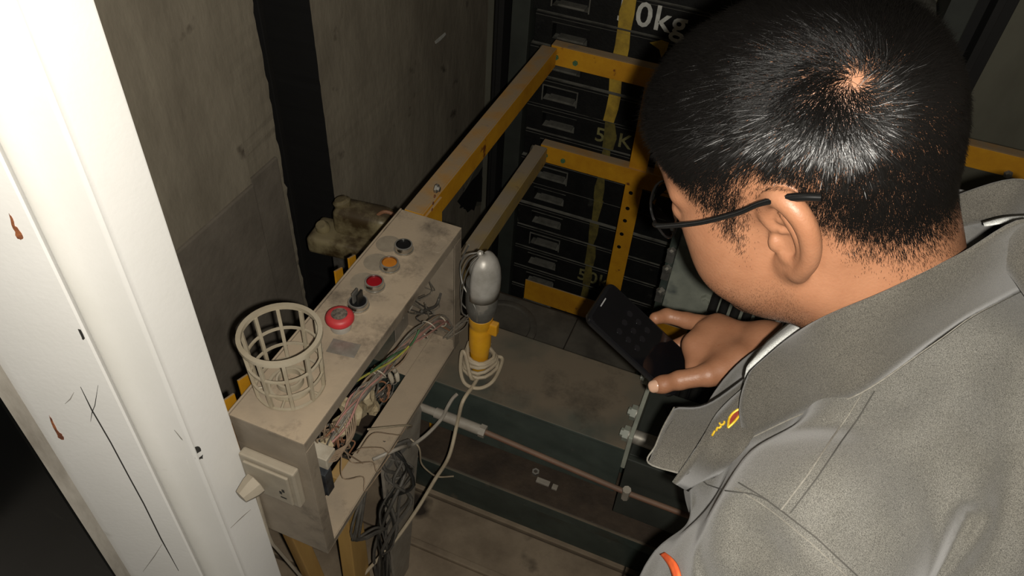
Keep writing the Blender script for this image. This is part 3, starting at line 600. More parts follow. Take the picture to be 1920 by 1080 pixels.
# hood: half shell that wraps the back of the bulb
def hood():
    bm = bmesh.new(); prof = [(.0305, .205), (.0312, .225), (.0315, .245), (.0295, .265), (.0250, .280), (.0185, .290), (.010, .296), (.002, .298)]
    na = 18; a0, a1 = math.radians(-112), math.radians(82); rings = []
    for r, h in prof: rings.append([bm.verts.new((lx+r*math.cos(a0+(a1-a0)*k/na), ly+r*math.sin(a0+(a1-a0)*k/na), .41+h)) for k in range(na+1)])
    for a, b in zip(rings, rings[1:]):
        for k in range(na): bm.faces.new((a[k], a[k+1], b[k+1], b[k]))
    o = fin('hood', bm, 'aluminium', hl, smooth='all'); md = o.modifiers.new('thickness', 'SOLIDIFY'); md.thickness = .0015; return o
hood()
lathe('hood_knob', [(.004, -.002), (.005, .003), (.0055, .006), (.003, .009)], (lx-.004, ly-.006, .706), 'aluminium', hl, n=14)
lathe('bulb', [(.012, .236), (.016, .245), (.021, .258), (.0195, .272), (.012, .282), (.001, .286)], (lx-.003, ly-.001, .41), 'bulb_glass', hl, n=20)
for a in (-2.3, -3.0, 2.3):
    d = Vector((math.cos(a), math.sin(a), 0))
    tube('guard_wire', smooth_path([Vector((lx, ly, .41+h))+d*r for r, h in ((.024, .155), (.036, .170), (.039, .195), (.037, .225), (.034, .25), (.024, .277), (.006, .296))], 5), .0013, 'zinc', hl, n=6)
tube('hook', smooth_path([(lx-.010, ly, .705), (lx-.028, ly-.004, .695), (lx-.040, ly-.004, .668), (lx-.030, ly-.014, .635), (lx-.006, ly-.026, .615), (lx+.004, ly-.0305, .595), (lx+.005, ly-.030, .575)], 6), .0015, 'zinc', hl, n=6)
tube('hook', smooth_path([(lx-.040, ly-.004, .668), (lx-.036, ly, .69), (lx-.027, ly, .715)], 5), .0015, 'zinc', hl, n=6)
# cable wound round the handle and trailing to the roof
P = []
for k in range(0, 5*14+1):
    a = 2*math.pi*k/14+1.0; t = k/70
    P.append(Vector((lx+(.024+.010*t+.003*math.sin(3*a))*math.cos(a), ly+(.024+.010*t)*math.sin(a), .412+.052-.036*t+.005*math.sin(a*.5+t*9))))
tail = [P[-1]+Vector((.016, .004, -.006)), Vector((lx+.040, ly-.022, .424)), Vector((lx+.022, ly-.045, .4165)), Vector((lx-.006, ly-.047, .4160)), Vector((lx-.022, ly-.036, .435)), Vector((lx-.026, ly-.022, .470)), Vector((lx-.018, ly-.024, .468)), Vector((lx+.002, ly-.040, .430)), onz(898, 703, .4145),
        onz(888, 722, .4145), ony(868, 752, .800), ony(852, 800, .775), ony(842, 855, .75), onz(815, 900, .25), onz(782, 955, .19), onz(745, 1008, .14), onz(712, 1045, .10), onz(680, 1080, .06), onz(650, 1120, 0), onz(640, 1160, FZ+.006)]
tail[11].y = .79
tube('cable', P[:-1:1]+smooth_path([P[-1]]+tail, 7), .0036, 'cable_beige', hl, n=8)
# loose cables from the box bottom
tag(tube('grey_cable', smooth_path([bx_(700, 870, -.43), (-.40, .66, .428), ony(770, 836, .72), ony(800, 815, .76), ony(828, 785, .79), ony(838, 765, .800), ony(848, 748, .812), (-.372, .823, .40)], 6), .0035, 'fitting_grey', n=8), 'grey cable looping from the box to the conduit', 'cable')
tag(tube('thin_cord', smooth_path([bx_(690, 805, -.43), (-.405, .70, .437), ony(758, 812, .74), ony(785, 838, .74), ony(790, 868, .75), onz(805, 885, .20), onz(822, 894, .17), onz(850, 893, .19)], 6), .0017, 'cable_beige', n=6), 'thin pale cord hanging from the open box front', 'cord')
# ---------------- guide shoe oiler by the wall slot
oc = thing('rail_oiler', (-.80, 1.16, .33), 'oil stained cream plastic rail oiler by the wall slot', 'oiler')
oa = ony(600, 435, 1.10); ob = ony(725, 405, 1.10)
def rbox(name, c, sx, sy, sz, ang, m, bev):
    bm = bmesh.new(); abox(bm, -sx/2, sx/2, -sy/2, sy/2, -sz/2, sz/2)
    bmesh.ops.transform(bm, matrix=Matrix.Translation(c) @ Matrix.Rotation(ang, 4, 'Z'), verts=bm.verts[:])
    return fin(name, bm, m, oc, smooth=True, bevel=bev, seg=3)
oil = ony(648, 448, 1.10)
rbox('tray', oil+Vector((0, 0, -.005)), .15, .085, .045, .12, 'oiler_plastic', .012)
rbox('tank', oil+Vector((.034, .030, .040)), .130, .065, .075, .12, 'oiler_plastic', .022)
lathe('filler_neck', [(.018, 0), (.020, .012), (.014, .016), (.014, .018)], oil+Vector((-.012, .024, .072)), 'oiler_plastic', oc, axis=(-.3, 0, 1), n=18)
lathe('knob', [(.014, 0), (.016, .01), (.012, .02)], oil+Vector((-.045, -.01, .018)), 'oiler_plastic', oc, axis=(-.2, -.4, 1), n=16)
box('arm', oil.x-.02, oil.x+.02, oil.y-.03, oil.y+.03, FZ-.011, oil.z-.0285, 'wire_dark', oc, bevel=.003)
tube('oil_pipe', smooth_path([oil+Vector((.06, .02, .06)), oil+Vector((.085, .03, .085)), oil+Vector((.11, .04, .07)), oil+Vector((.115, .05, .01))], 5), .004, 'wire_copper', oc, n=8)
# round cover and a flat sheet on the rear of the roof
rc = thing('round_cover', (-.526, 1.47, FZ), 'dusty round cover lying on the roof behind the hand lamp', 'cover')
lathe('disc', [(.105, -.001), (.105, .006), (.098, .010), (.086, .010), (.082, .006), (.0, .006)], (-.526, 1.475, FZ), 'roof_rear', rc, n=48, cap=False)
tag(prism('steel_sheet', [onz(936, 588, FZ), onz(975, 598, FZ), onz(968, 622, FZ), onz(928, 612, FZ)], (0, 0, .004), 'roof_panel', bevel=.0008), 'small grey sheet lying on the roof behind the beam', 'sheet')
# ================================================================== the person
f32 = np.float32
A3 = lambda v: np.array([v[0], v[1], v[2]], float)
def surface_nets(D, org, h):
    nx, ny, nz = D.shape; S = D < 0
    c = sum(S[i:nx-1+i, j:ny-1+j, k:nz-1+k].astype(np.int8) for i in (0, 1) for j in (0, 1) for k in (0, 1))
    act = (c > 0) & (c < 8); idx = -np.ones(act.shape, np.int64); ci = np.argwhere(act); idx[act] = np.arange(len(ci))
    acc = np.zeros((len(ci), 3)); cnt = np.zeros(len(ci)); corners = [(i, j, k) for i in (0, 1) for j in (0, 1) for k in (0, 1)]
    val = {o: D[ci[:, 0]+o[0], ci[:, 1]+o[1], ci[:, 2]+o[2]] for o in corners}
    for a in corners:
        for ax in range(3):
            if a[ax] == 0:
                b = list(a); b[ax] = 1; b = tuple(b); va, vb = val[a], val[b]; m = (va < 0) != (vb < 0)
                t = np.where(m, va/np.where(m, va-vb, 1), 0); p = np.tile(np.array(a, float), (len(ci), 1)); p[:, ax] = t
                acc[m] += p[m]; cnt[m] += 1
    V = (ci+acc/cnt[:, None])*h+np.array(org); Q = []
    for ax in range(3):
        sl0 = [slice(None)]*3; sl1 = [slice(None)]*3; sl0[ax] = slice(0, -1); sl1[ax] = slice(1, None)
        A, B = S[tuple(sl0)], S[tuple(sl1)]; e = np.argwhere(A != B); u, v = [(1, 2), (2, 0), (0, 1)][ax]
        e = e[(e[:, u] > 0) & (e[:, v] > 0) & (e[:, u] < D.shape[u]-1) & (e[:, v] < D.shape[v]-1)]
        fl = A[tuple(e.T)]
        def g(du, dv): q = e.copy(); q[:, u] -= du; q[:, v] -= dv; return idx[tuple(q.T)]
        q = np.stack([g(1, 1), g(0, 1), g(0, 0), g(1, 0)], 1); q[~fl] = q[~fl][:, ::-1]; Q.append(q)
    Q = np.concatenate(Q); return V, Q[(Q >= 0).all(1)]
class Field:
    def __init__(s, lo, hi, h):
        s.lo = np.array(lo, float); s.h = h; s.n = np.ceil((np.array(hi)-s.lo)/h).astype(int)+1
        s.ax = [(s.lo[i]+h*np.arange(s.n[i])).astype(f32) for i in range(3)]
        s.D = np.full(s.n, 1.0, f32)
    def blk(s, c0, c1, m):
        lo = np.minimum(c0, c1)-m; hi = np.maximum(c0, c1)+m
        a = np.clip(np.floor((lo-s.lo)/s.h).astype(int), 0, s.n); b = np.clip(np.ceil((hi-s.lo)/s.h).astype(int)+1, 0, s.n)
        sl = tuple(slice(int(p), int(q)) for p, q in zip(a, b))
        return sl, [s.ax[0][sl[0]][:, None, None], s.ax[1][sl[1]][None, :, None], s.ax[2][sl[2]][None, None, :]]
    def put(s, sl, d, k, op):
        A = s.D[sl]
        if op == 'sub':
            d = -d; h = np.clip(.5-.5*(A-d)/k, 0, 1); s.D[sl] = A*(1-h)+d*h+k*h*(1-h)
        else:
            h = np.clip(.5+.5*(A-d)/k, 0, 1); s.D[sl] = A*(1-h)+d*h-k*h*(1-h)
    def ell(s, c, r, k=.01, op='add', R=None):
        c = np.array(c, float); r = np.array(r, float); m = r.max()+2.5*k+.02
        sl, g = s.blk(c, c, m)
        p = [g[i]-f32(c[i]) for i in range(3)]
        if R is not None: p = [sum(p[i]*f32(R[i][j]) for i in range(3)) for j in range(3)]
        k0 = np.sqrt(sum((p[i]/f32(r[i]))**2 for i in range(3))); k1 = np.sqrt(sum((p[i]/f32(r[i]**2))**2 for i in range(3)))
        s.put(sl, k0*(k0-1)/np.maximum(k1, 1e-6), k, op)
    def cap(s, a, b, ra, rb=None, k=.01, op='add'):
        a = np.array(a, float); b = np.array(b, float); rb = ra if rb is None else rb
        sl, g = s.blk(a, b, max(ra, rb)+2.5*k+.02); d = b-a; L2 = max(float(d @ d), 1e-12)
        t = np.clip(sum((g[i]-f32(a[i]))*f32(d[i]) for i in range(3))/f32(L2), 0, 1)
        q = np.sqrt(sum((g[i]-f32(a[i])-t*f32(d[i]))**2 for i in range(3)))-(f32(ra)+t*f32(rb-ra)); s.put(sl, q, k, op)
    def chain(s, P, R, k=.006, op='add', sub=1):
        if sub > 1:
            Q = [A3(q) for q in smooth_path([Vector(q) for q in P], sub)]; R = np.interp(np.linspace(0, len(P)-1, len(Q)), np.arange(len(P)), R); P = Q
        for i in range(len(P)-1): s.cap(P[i], P[i+1], R[i], R[i+1], k, op)
    def mesh(s): return surface_nets(s.D, s.lo, s.h)
def relax(V, Q, it=2, lam=.5):
    E = np.concatenate([Q[:, [0, 1]], Q[:, [1, 2]], Q[:, [2, 3]], Q[:, [3, 0]]]); n = len(V)
    deg = np.bincount(E[:, 0], minlength=n)+np.bincount(E[:, 1], minlength=n)
    for i in range(it):
        for l in (lam, -lam*.95):
            S = np.stack([np.bincount(E[:, 0], V[E[:, 1], j], n)+np.bincount(E[:, 1], V[E[:, 0], j], n) for j in range(3)], 1)/np.maximum(deg, 1)[:, None]
            V = V+l*(S-V)
    return V
def npmesh(name, V, Q):
    me = bpy.data.meshes.new(name); me.vertices.add(len(V)); me.vertices.foreach_set('co', V.astype(f32).ravel())
    k = Q.shape[1]; me.loops.add(Q.size); me.loops.foreach_set('vertex_index', Q.astype(np.int32).ravel())
    me.polygons.add(len(Q)); me.polygons.foreach_set('loop_start', np.arange(0, Q.size, k, dtype=np.int32)); me.polygons.foreach_set('loop_total', np.full(len(Q), k, np.int32))
    me.update(calc_edges=True); return me
# ---- head frame: x forward, y to his left, z up
HR = np.array([[-0.81970739, -0.10589156, -0.56290923], [0.16657712, -0.98435644, -0.05739729], [-0.54802541, -0.14081681, 0.82452336]])
HO = np.array([0.04607373, 0.55519088, 1.20498453])
h2w = lambda p: (HR @ np.asarray(p, float).T).T+HO
w2h = lambda p: (HR.T @ (np.asarray(p, float)-HO).T).T
NECK_W = np.array([.182, .560, 1.075])
nk = w2h(NECK_W+np.array([.02, 0, -.06]))
fd = Field((-.215, -.112, -.175), (.150, .115, .165), .0015)
fd.ell((-.012, 0, .049), (.100, .0805, .091), k=.01)
fd.ell((-.056, 0, .040), (.056, .068, .068), k=.03)
fd.ell((.040, 0, .056), (.058, .064, .060), k=.03)
fd.ell((.045, 0, -.020), (.050, .063, .075), k=.03)
for s in (-1, 1):
    fd.ell((.048, s*.042, .002), (.038, .029, .028), k=.02)
    fd.ell((.044, s*.047, -.040), (.048, .032, .048), k=.022)
    fd.cap((-.006, s*.054, -.055), (.072, s*.018, -.096), .028, .023, k=.025)
    fd.cap((.090, s*.012, .040), (.074, s*.052, .037), .008, .007, k=.012)
    fd.ell((.103, s*.031, .020), (.016, .019, .013), k=.010, op='sub')
    fd.ell((.080, s*.031, .019), (.0145, .016, .012), k=.005)
    fd.cap((.082, s*.020, .020), (.080, s*.044, .018), .0125, .012, k=.003)
    fd.ell((.107, s*.0115, -.021), (.010, .0075, .008), k=.007)
fd.ell((.080, 0, -.096), (.021, .025, .020), k=.02)
fd.ell((.035, 0, -.086), (.048, .047, .030), k=.03)
fd.cap((.095, 0, .030), (.113, 0, -.016), .008, .0125, k=.012)
fd.ell((.095, 0, -.046), (.011, .023, .007), k=.006); fd.ell((.093, 0, -.057), (.012, .020, .007), k=.005)
# neck: thick column plus nape and shoulder slope
fd.cap((-.028, 0, -.010), nk, .061, .057, k=.03)
fd.ell((-.02, .02, -.075), (.06, .05, .045), k=.03)
fd.cap((-.062, .022, .0), nk+np.array([-.012, .022, 0]), .030, .036, k=.03); fd.cap((-.062, -.022, .0), nk+np.array([-.012, -.022, 0]), .030, .036, k=.03)
for s in (-1, 1): fd.cap((-.030, s*.055, -.025), nk+np.array([.06, s*.02, .0]), .016, .020, k=.02)
# ears
for s in (-1, 1):
    up = np.array([-.26, 0, 1.0]); up /= np.linalg.norm(up)
    bk = np.array([-1.0, s*.42, -.20]); bk -= up*(bk @ up); bk /= np.linalg.norm(bk)
    nrm = np.cross(up, bk)*s; nrm /= np.linalg.norm(nrm)
    if nrm[1]*s < 0: nrm = -nrm
    eo = np.array([-.008, s*.0765, .006]); ER = np.stack([bk, up, nrm], 1)
    E_ = lambda a, b, n=0: eo+bk*a*.98+up*b*1.12+nrm*n
    fd.ell(E_(.007, .003, .000), (.0195, .036, .0046), k=.004, R=ER)
    fd.ell(E_(.001, -.004, -.006), (.013, .022, .009), k=.006, R=ER)
    fd.chain([E_(-.004, .002, .001), E_(-.012, .010, .002), E_(-.0125, .022, .003), E_(-.005, .032, .005), E_(.006, .0355, .007), E_(.0175, .030, .007), E_(.0245, .018, .006), E_(.0262, .004, .005), E_(.0235, -.010, .0045), E_(.017, -.021, .004), E_(.010, -.029, .002)],
             [.0025, .0042, .0052, .0058, .0062, .0064, .0062, .0058, .0054, .0052, .0050], k=.004, sub=5)
    fd.ell(E_(.006, .001, .007), (.0125, .0185, .0062), k=.004, op='sub', R=ER)
    fd.ell(E_(.014, .018, .007), (.0075, .012, .0045), k=.003, op='sub', R=ER)
    fd.chain([E_(.009, -.019, .002), E_(.0165, -.011, .003), E_(.0175, .001, .0035), E_(.0125, .012, .0035), E_(.003, .022, .003)], [.0036, .0038, .0038, .0034, .003], k=.003, sub=5)
    fd.cap(E_(.0125, .012, .003), E_(-.001, .0125, .002), .0030, .0024, k=.003)
    fd.chain([E_(-.009, .003, .0015), E_(-.001, .004, .0015), E_(.006, .005, .001)], [.0024, .0024, .0018], k=.003)
    fd.ell(E_(-.0075, -.009, .003), (.0048, .0075, .0050), k=.004, R=ER)
    fd.ell(E_(.0045, -.0175, .003), (.0070, .0036, .0038), k=.003, R=ER)
    fd.ell(E_(.003, -.0285, .0005), (.0125, .0120, .0056), k=.008, R=ER)
HV, HQ = fd.mesh(); HV = relax(HV, HQ, 2)
na_ = np.array([-.028, 0, -.010]); tn_ = ((HV-na_) @ (nk-na_))/((nk-na_) @ (nk-na_)); wv_ = h2w(HV); cut_ = (tn_ > .66) | ((wv_[:, 0] > .160) & (wv_[:, 2] < 1.142) & (wv_[:, 1] < .57)); HQ = HQ[~cut_[HQ].any(1)]; HVl = HV.copy(); HVw = h2w(HV)
# ---- right hand round the phone (world frame), joints given by sight line and distance
J = lambda x, y, D: A3(at(x, y, D))
fh = Field((-.10, .575, .735), (.20, .835, .930), .0014)
wr, el = J(1440, 650, .935), np.array([.20, .80, .82])
idx_ = [J(1345, 613, .975), J(1288, 601, 1.000), J(1250, 592, 1.008), J(1229, 597, 1.000)]
thb = [J(1388, 680, .920), J(1328, 703, .908), J(1274, 713, .914), J(1233, 723, .926)]
mid = [J(1350, 632, 1.000), J(1292, 640, 1.045), J(1255, 655, 1.045), J(1235, 664, 1.030)]
rng_ = [J(1357, 652, 1.008), J(1303, 668, 1.045), J(1268, 684, 1.035), J(1252, 692, 1.018)]
pky = [J(1368, 668, .995), J(1322, 690, 1.020), J(1294, 702, 1.012), J(1280, 708, .998)]
for P_, r0, r1 in ((idx_, .0125, .0108), (mid, .0125, .0108), (rng_, .012, .0105), (pky, .0115, .0095)):
    fh.cap(wr+(P_[0]-wr)*.12, P_[0], .0225, r0+.0015, k=.012)
fh.cap(wr+(thb[0]-wr)*.2, thb[0], .023, .0190, k=.014); fh.cap(thb[0], thb[1], .0195, .0140, k=.014)
fh.cap(thb[0], idx_[0], .013, .012, k=.018); fh.cap(thb[1]*.6+thb[0]*.4, idx_[0]*.8+thb[0]*.2, .010, .009, k=.018)
fh.chain([J(1318, 622, .967), J(1303, 648, .955), J(1303, 688, .936)], [.012, .0125, .012], k=.016); fh.cap(J(1345, 640, .960), J(1350, 690, .935), .018, .018, k=.02)
fh.chain(thb[1:], [.0128, .0112, .0092], k=.004)
fh.ell(thb[3]*.75+thb[2]*.25, (.0108, .0112, .0098), k=.005)
fh.chain(idx_, [.0128, .0104, .0094, .0082], k=.004); fh.chain(mid, [.0125, .0106, .0096, .0082], k=.003); fh.chain(rng_, [.012, .0100, .0090, .0078], k=.003); fh.chain(pky, [.0112, .0090, .0080, .0070], k=.003)
fh.cap(wr, el, .0265, .036, k=.02)
NV, NQ = fh.mesh(); NV = relax(NV, NQ, 3)
# ---- covered torso, left arm and legs of the body (inside the clothes)
SHL, SHR = np.array([.130, .365, 1.015]), np.array([.215, .775, 1.015])
ELL_, WRL = np.array([.060, .340, .765]), np.array([.04, .40, .52])
ELR = np.array([.20, .815, .815])
PEL = np.array([.42, .57, .74])
def body_clothes(f, g, k=.04, arms=True, legs=True):
    f.cap(NECK_W+np.array([.00, .0, -.010]), NECK_W+np.array([.03, 0, -.10]), .060+g, .085+g, k=k)
    f.cap(SHL+np.array([.02, .03, .01]), NECK_W+np.array([.02, -.015, -.035]), .052+g, .058+g, k=k); f.cap(SHR+np.array([.0, -.03, .01]), NECK_W+np.array([.02, .015, -.035]), .052+g, .058+g, k=k)
    f.ell((.240, .575, .985), (.115+g, .185+g, .135+g), k=k)
    f.ell((.150, .515, .900), (.100+g, .150+g, .110+g), k=k)
    f.ell((.330, .575, .860), (.130+g, .165+g, .150+g), k=k)
    f.ell(PEL, (.125+g, .165+g, .120+g), k=k)
    if arms:
        f.cap(SHL, ELL_, .058+g, .046+g, k=k*.8); f.cap(ELL_, WRL, .045+g, .032+g, k=.015)
        f.cap(SHR, ELR, .055+g, .044+g, k=k*.8)
    if legs:
        for y in (.48, .66):
            f.cap((.42, y, .70), (.30, y, .33), .085+g, .060+g, k=k*.7); f.cap((.30, y, .33), (.40, y, FZ+.09), .060+g, .045+g, k=.02)
fb = Field((-.06, .28, FZ), (.60, .90, 1.13), .010)
body_clothes(fb, -.032)
for y in (.48, .66): fb.cap((.41, y, FZ+.040), (.26, y, FZ+.036), .032, .026, k=.02)
BV, BQ = fb.mesh()
# relaxed left hand below the sleeve
ld = (WRL-ELL_)/np.linalg.norm(WRL-ELL_); lx_ = np.cross(ld, [0, 1.0, 0]); lx_ /= np.linalg.norm(lx_); ly_ = np.cross(lx_, ld)
fl_ = Field(WRL-.14, WRL+np.array([.14, .16, .10]), .0022); LP = lambda a, b, c: WRL+ld*a+ly_*b+lx_*c
fl_.cap(LP(-.06, 0, 0), LP(.02, 0, 0), .029, .026, k=.01)
for b_, l_ in ((-.028, .072), (-.009, .082), (.010, .076), (.028, .060)):
    fl_.cap(LP(.02, b_*.5, 0), LP(.095, b_, 0), .018, .011, k=.012); fl_.chain([LP(.095, b_, 0), LP(.095+l_*.45, b_*1.05, .010), LP(.095+l_*.75, b_*1.05, .026), LP(.095+l_*.92, b_*1.05, .044)], [.0105, .0092, .0084, .0074], k=.003)
fl_.chain([LP(.03, -.022, .004), LP(.060, -.046, .016), LP(.088, -.052, .028), LP(.108, -.050, .038)], [.016, .0125, .0105, .0085], k=.006)
LV, LQ = fl_.mesh(); LV = relax(LV, LQ, 2)
V = np.concatenate([HVw, NV, BV, LV]); Q = np.concatenate([HQ, NQ+len(HVw), BQ+len(HVw)+len(NV), LQ+len(HVw)+len(NV)+len(BV)])
person = thing('person', (.36, .57, FZ), 'person in a grey work jacket and glasses bending forward, looking down at a phone', 'person')
def skin_mat():
    m = mat('skin', (0.300, 0.140, 0.075), (0.262, 0.116, 0.060), scale=34, rough=.46, bump=.10, bscale=420, sss=.06, spec=.42, spots=.24, spotc=(.235, .085, .040), sscale=42)
    return m
skin_mat(); mat('nail', (0.52, 0.32, 0.22), (0.46, 0.27, 0.18), rough=.25)
body = link('body', npmesh('body', V, Q), 'skin', person, smooth='all')
# thumb nail
t_, i_ = thb[3], thb[2]; ax_ = (t_-i_)/np.linalg.norm(t_-i_); tocam = -(t_-np.array([0, 0, CAMZ])); tocam /= np.linalg.norm(tocam)
nn = tocam-ax_*(tocam @ ax_); nn /= np.linalg.norm(nn); sd = np.cross(ax_, nn)
bm = bmesh.new(); bmesh.ops.create_uvsphere(bm, u_segments=20, v_segments=12, radius=1)
for v in bm.verts:
    a, b, c = v.co; a = np.sign(a)*abs(a)**.7; b = np.sign(b)*abs(b)**.7
    v.co = Vector(t_+ax_*.0010+nn*(.0082+.0036*max(c, -.4)-.0026*b*b)+ax_*a*.0082+sd*b*.0078)
fin('thumb_nail', bm, 'nail', body, smooth='all')
# ---- hair
rs = np.random.default_rng(4)
tri = np.concatenate([HQ[:, [0, 1, 2]], HQ[:, [0, 2, 3]]]); a, b, c = HVl[tri[:, 0]], HVl[tri[:, 1]], HVl[tri[:, 2]]
nr = np.cross(b-a, c-a); ar = np.linalg.norm(nr, axis=1)/2; nr /= np.maximum(2*ar, 1e-12)[:, None]; cen = (a+b+c)/3
if (nr*(cen-np.array([-.01, 0, .04]))).sum(1).mean() < 0: nr = -nr
def smooth01(x, a, b): t = np.clip((x-a)/(b-a), 0, 1); return t*t*(3-2*t)
def hairline(p):
    x, y, z = p.T
    xs = np.array([-.30, -.095, -.070, -.045, -.028, -.010, .006, .016, .030, .040, .052, .062, .078, .095, .12])
    zs = np.array([-.074, -.074, -.062, -.040, -.004, .036, .030, .002, -.024, -.008, .014, .034, .074, .096, .10])
    return z-np.interp(x, xs, zs)
WH = np.array([-.075, .047, .097])
def grow(n, seed, region, seg):
    rs = np.random.default_rng(seed)
    hl_ = hairline(cen); earz = (np.abs(cen[:, 1]) > .0838) & (np.sqrt((((cen-np.array([-.012, 0, .049]))/np.array([.100, .0805, .091]))**2).sum(1)) > 1.035) & (cen[:, 0] > -.06) & (cen[:, 0] < .014) & (cen[:, 2] < .062)
    tp = smooth01(cen[:, 2], .062, .105); tp = tp if region == 'top' else 1-tp
    w_ = ar*(.10*smooth01(hl_, -.010, .012)+.9*smooth01(hl_, .0, .060))*np.where(cen[:, 1] < -.045, .3, 1)*(~earz)*tp
    pick = rs.choice(len(tri), n, p=w_/w_.sum()); u = rs.random((n, 2)); m = u.sum(1) > 1; u[m] = 1-u[m]
    P = a[pick]+(b-a)[pick]*u[:, :1]+(c-a)[pick]*u[:, 1:]; N = nr[pick]
    d = P-WH; d -= N*(d*N).sum(1)[:, None]; r = np.linalg.norm(P-WH, axis=1); d /= np.maximum(np.linalg.norm(d, axis=1), 1e-6)[:, None]
    sw = np.exp(-(r/.035)**2)*.9; T = d+np.cross(N, d)*sw[:, None]
    down = np.array([.25, 0, -1.0])-N*(N @ np.array([.25, 0, -1.0]))[:, None]
    side = 1-smooth01(P[:, 2], .040, .085); fwd = np.array([1.0, 0, 0])-N*N[:, :1]
    T = T*(1-.5*side)[:, None]+down*(.8*side)[:, None]+fwd*(.30*smooth01(P[:, 0], -.03, .05)*(1-side))[:, None]
    clump = np.sin(P[:, 0]*420+3*np.sin(P[:, 1]*300))*np.sin(P[:, 1]*380+P[:, 2]*310)
    T += np.cross(N, T)*(clump*.22)[:, None]+rs.normal(size=(n, 3))*(.26+.5*np.exp(-(r/.022)**2))[:, None]; T -= N*(T*N).sum(1)[:, None]; T /= np.maximum(np.linalg.norm(T, axis=1), 1e-6)[:, None]
    hh = hairline(P); top = smooth01(P[:, 2], .050, .105)
    Ln = (.0058+.012*top+.004*top*smooth01(P[:, 0], -.03, .06))*(.40+.60*smooth01(hh, -.004, .045))
    Ln += .004*smooth01(-P[:, 0], .03, .08)*smooth01(hh, .03, .08)
    Ln *= rs.uniform(.75, 1.15, n); lift = (.24+.26*top*smooth01(P[:, 0], -.07, .05)+.13*rs.normal(size=n)+.10*clump)
    Ln *= (1-.25*np.exp(-(r/.020)**2))
    C = [P-N*.0004]; dirv = T+N*np.clip(lift, .10, 1.1)[:, None]; dirv /= np.linalg.norm(dirv, axis=1)[:, None]
    for s in range(seg):
        C.append(C[-1]+dirv*(Ln/seg)[:, None]); dirv = dirv+T*.22-N*(.08*(1-top))[:, None]+rs.normal(size=(n, 3))*.09; dirv /= np.linalg.norm(dirv, axis=1)[:, None]
    C = np.stack(C, 1); rad = np.array([.00014, .00014, .00011, .00003]) if seg == 3 else np.array([.00009, .00009, .00003])
    s1 = np.cross(T, N); s1 /= np.maximum(np.linalg.norm(s1, axis=1), 1e-6)[:, None]; s2 = N
    if region == 'side':
        VV = np.stack([C-s1[:, None]*rad[None, :, None]*1.3, C+s1[:, None]*rad[None, :, None]*1.3], 2).reshape(n, -1, 3)
        F = np.array([(s*2, s*2+1, s*2+3, s*2+2) for s in range(seg)])[None]+(np.arange(n)*((seg+1)*2))[:, None, None]
        return h2w(VV.reshape(-1, 3)), F.reshape(-1, 4)
    VV = []
    for k in range(3):
        an = 2*math.pi*k/3; VV.append(C+(s1[:, None]*math.cos(an)+s2[:, None]*math.sin(an))*rad[None, :, None])
    VV = np.stack(VV, 2).reshape(n, -1, 3)
    F = []
    for s in range(seg):
        for k in range(3): F.append((s*3+k, s*3+(k+1) % 3, (s+1)*3+(k+1) % 3, (s+1)*3+k))
    F = np.array(F)[None]+(np.arange(n)*((seg+1)*3))[:, None, None]
    return h2w(VV.reshape(-1, 3)), F.reshape(-1, 4)
def hair_mat():
    m = bpy.data.materials.new('hair'); m.use_nodes = True; MATS['hair'] = m; b = m.node_tree.nodes['Principled BSDF']
    b.inputs['Base Color'].default_value = (0.0045, 0.004, 0.0036, 1); b.inputs['Roughness'].default_value = .27; b.inputs['Specular IOR Level'].default_value = .13
hair_mat()
h1, q1 = grow(50000, 8, 'top', 3); h2, q2 = grow(80000, 9, 'side', 2)
HVh = np.concatenate([h1, h2]); HQh = np.concatenate([q1, q2+len(h1)])
hair = link('hair', npmesh('hair', HVh, HQh), 'hair', person, smooth='all'); hair['kind'] = 'stuff'; hair['label'] = 'short black hair, faded at the sides'

def stubble(n, seed):
    rs = np.random.default_rng(seed); x, y, z = cen.T
    w_ = ar*smooth01(x, -.012, .02)*(1-smooth01(z, -.062, -.030))*(y > -.03)*smooth01(z, -.135, -.118); w_ = np.where(nr[:, 2] < -.85, w_*.3, w_)
    pick = rs.choice(len(tri), n, p=w_/w_.sum()); u = rs.random((n, 2)); m = u.sum(1) > 1; u[m] = 1-u[m]
    P = a[pick]+(b-a)[pick]*u[:, :1]+(c-a)[pick]*u[:, 1:]; N = nr[pick]
    T = np.array([.2, 0, -1.0])+rs.normal(size=(n, 3))*.4; T -= N*(T*N).sum(1)[:, None]; T /= np.linalg.norm(T, axis=1)[:, None]; s1 = np.cross(T, N)*.00007
    tip = P+(T*.8+N*.5)*(rs.uniform(.0006, .0016, n))[:, None]; V_ = np.stack([P-s1, P+s1, tip], 1).reshape(-1, 3)
    return h2w(V_), np.arange(3*n).reshape(-1, 3)
sv, sq = stubble(14000, 3)
st = link('stubble', npmesh('stubble', sv, sq), 'hair', person); st['kind'] = 'stuff'
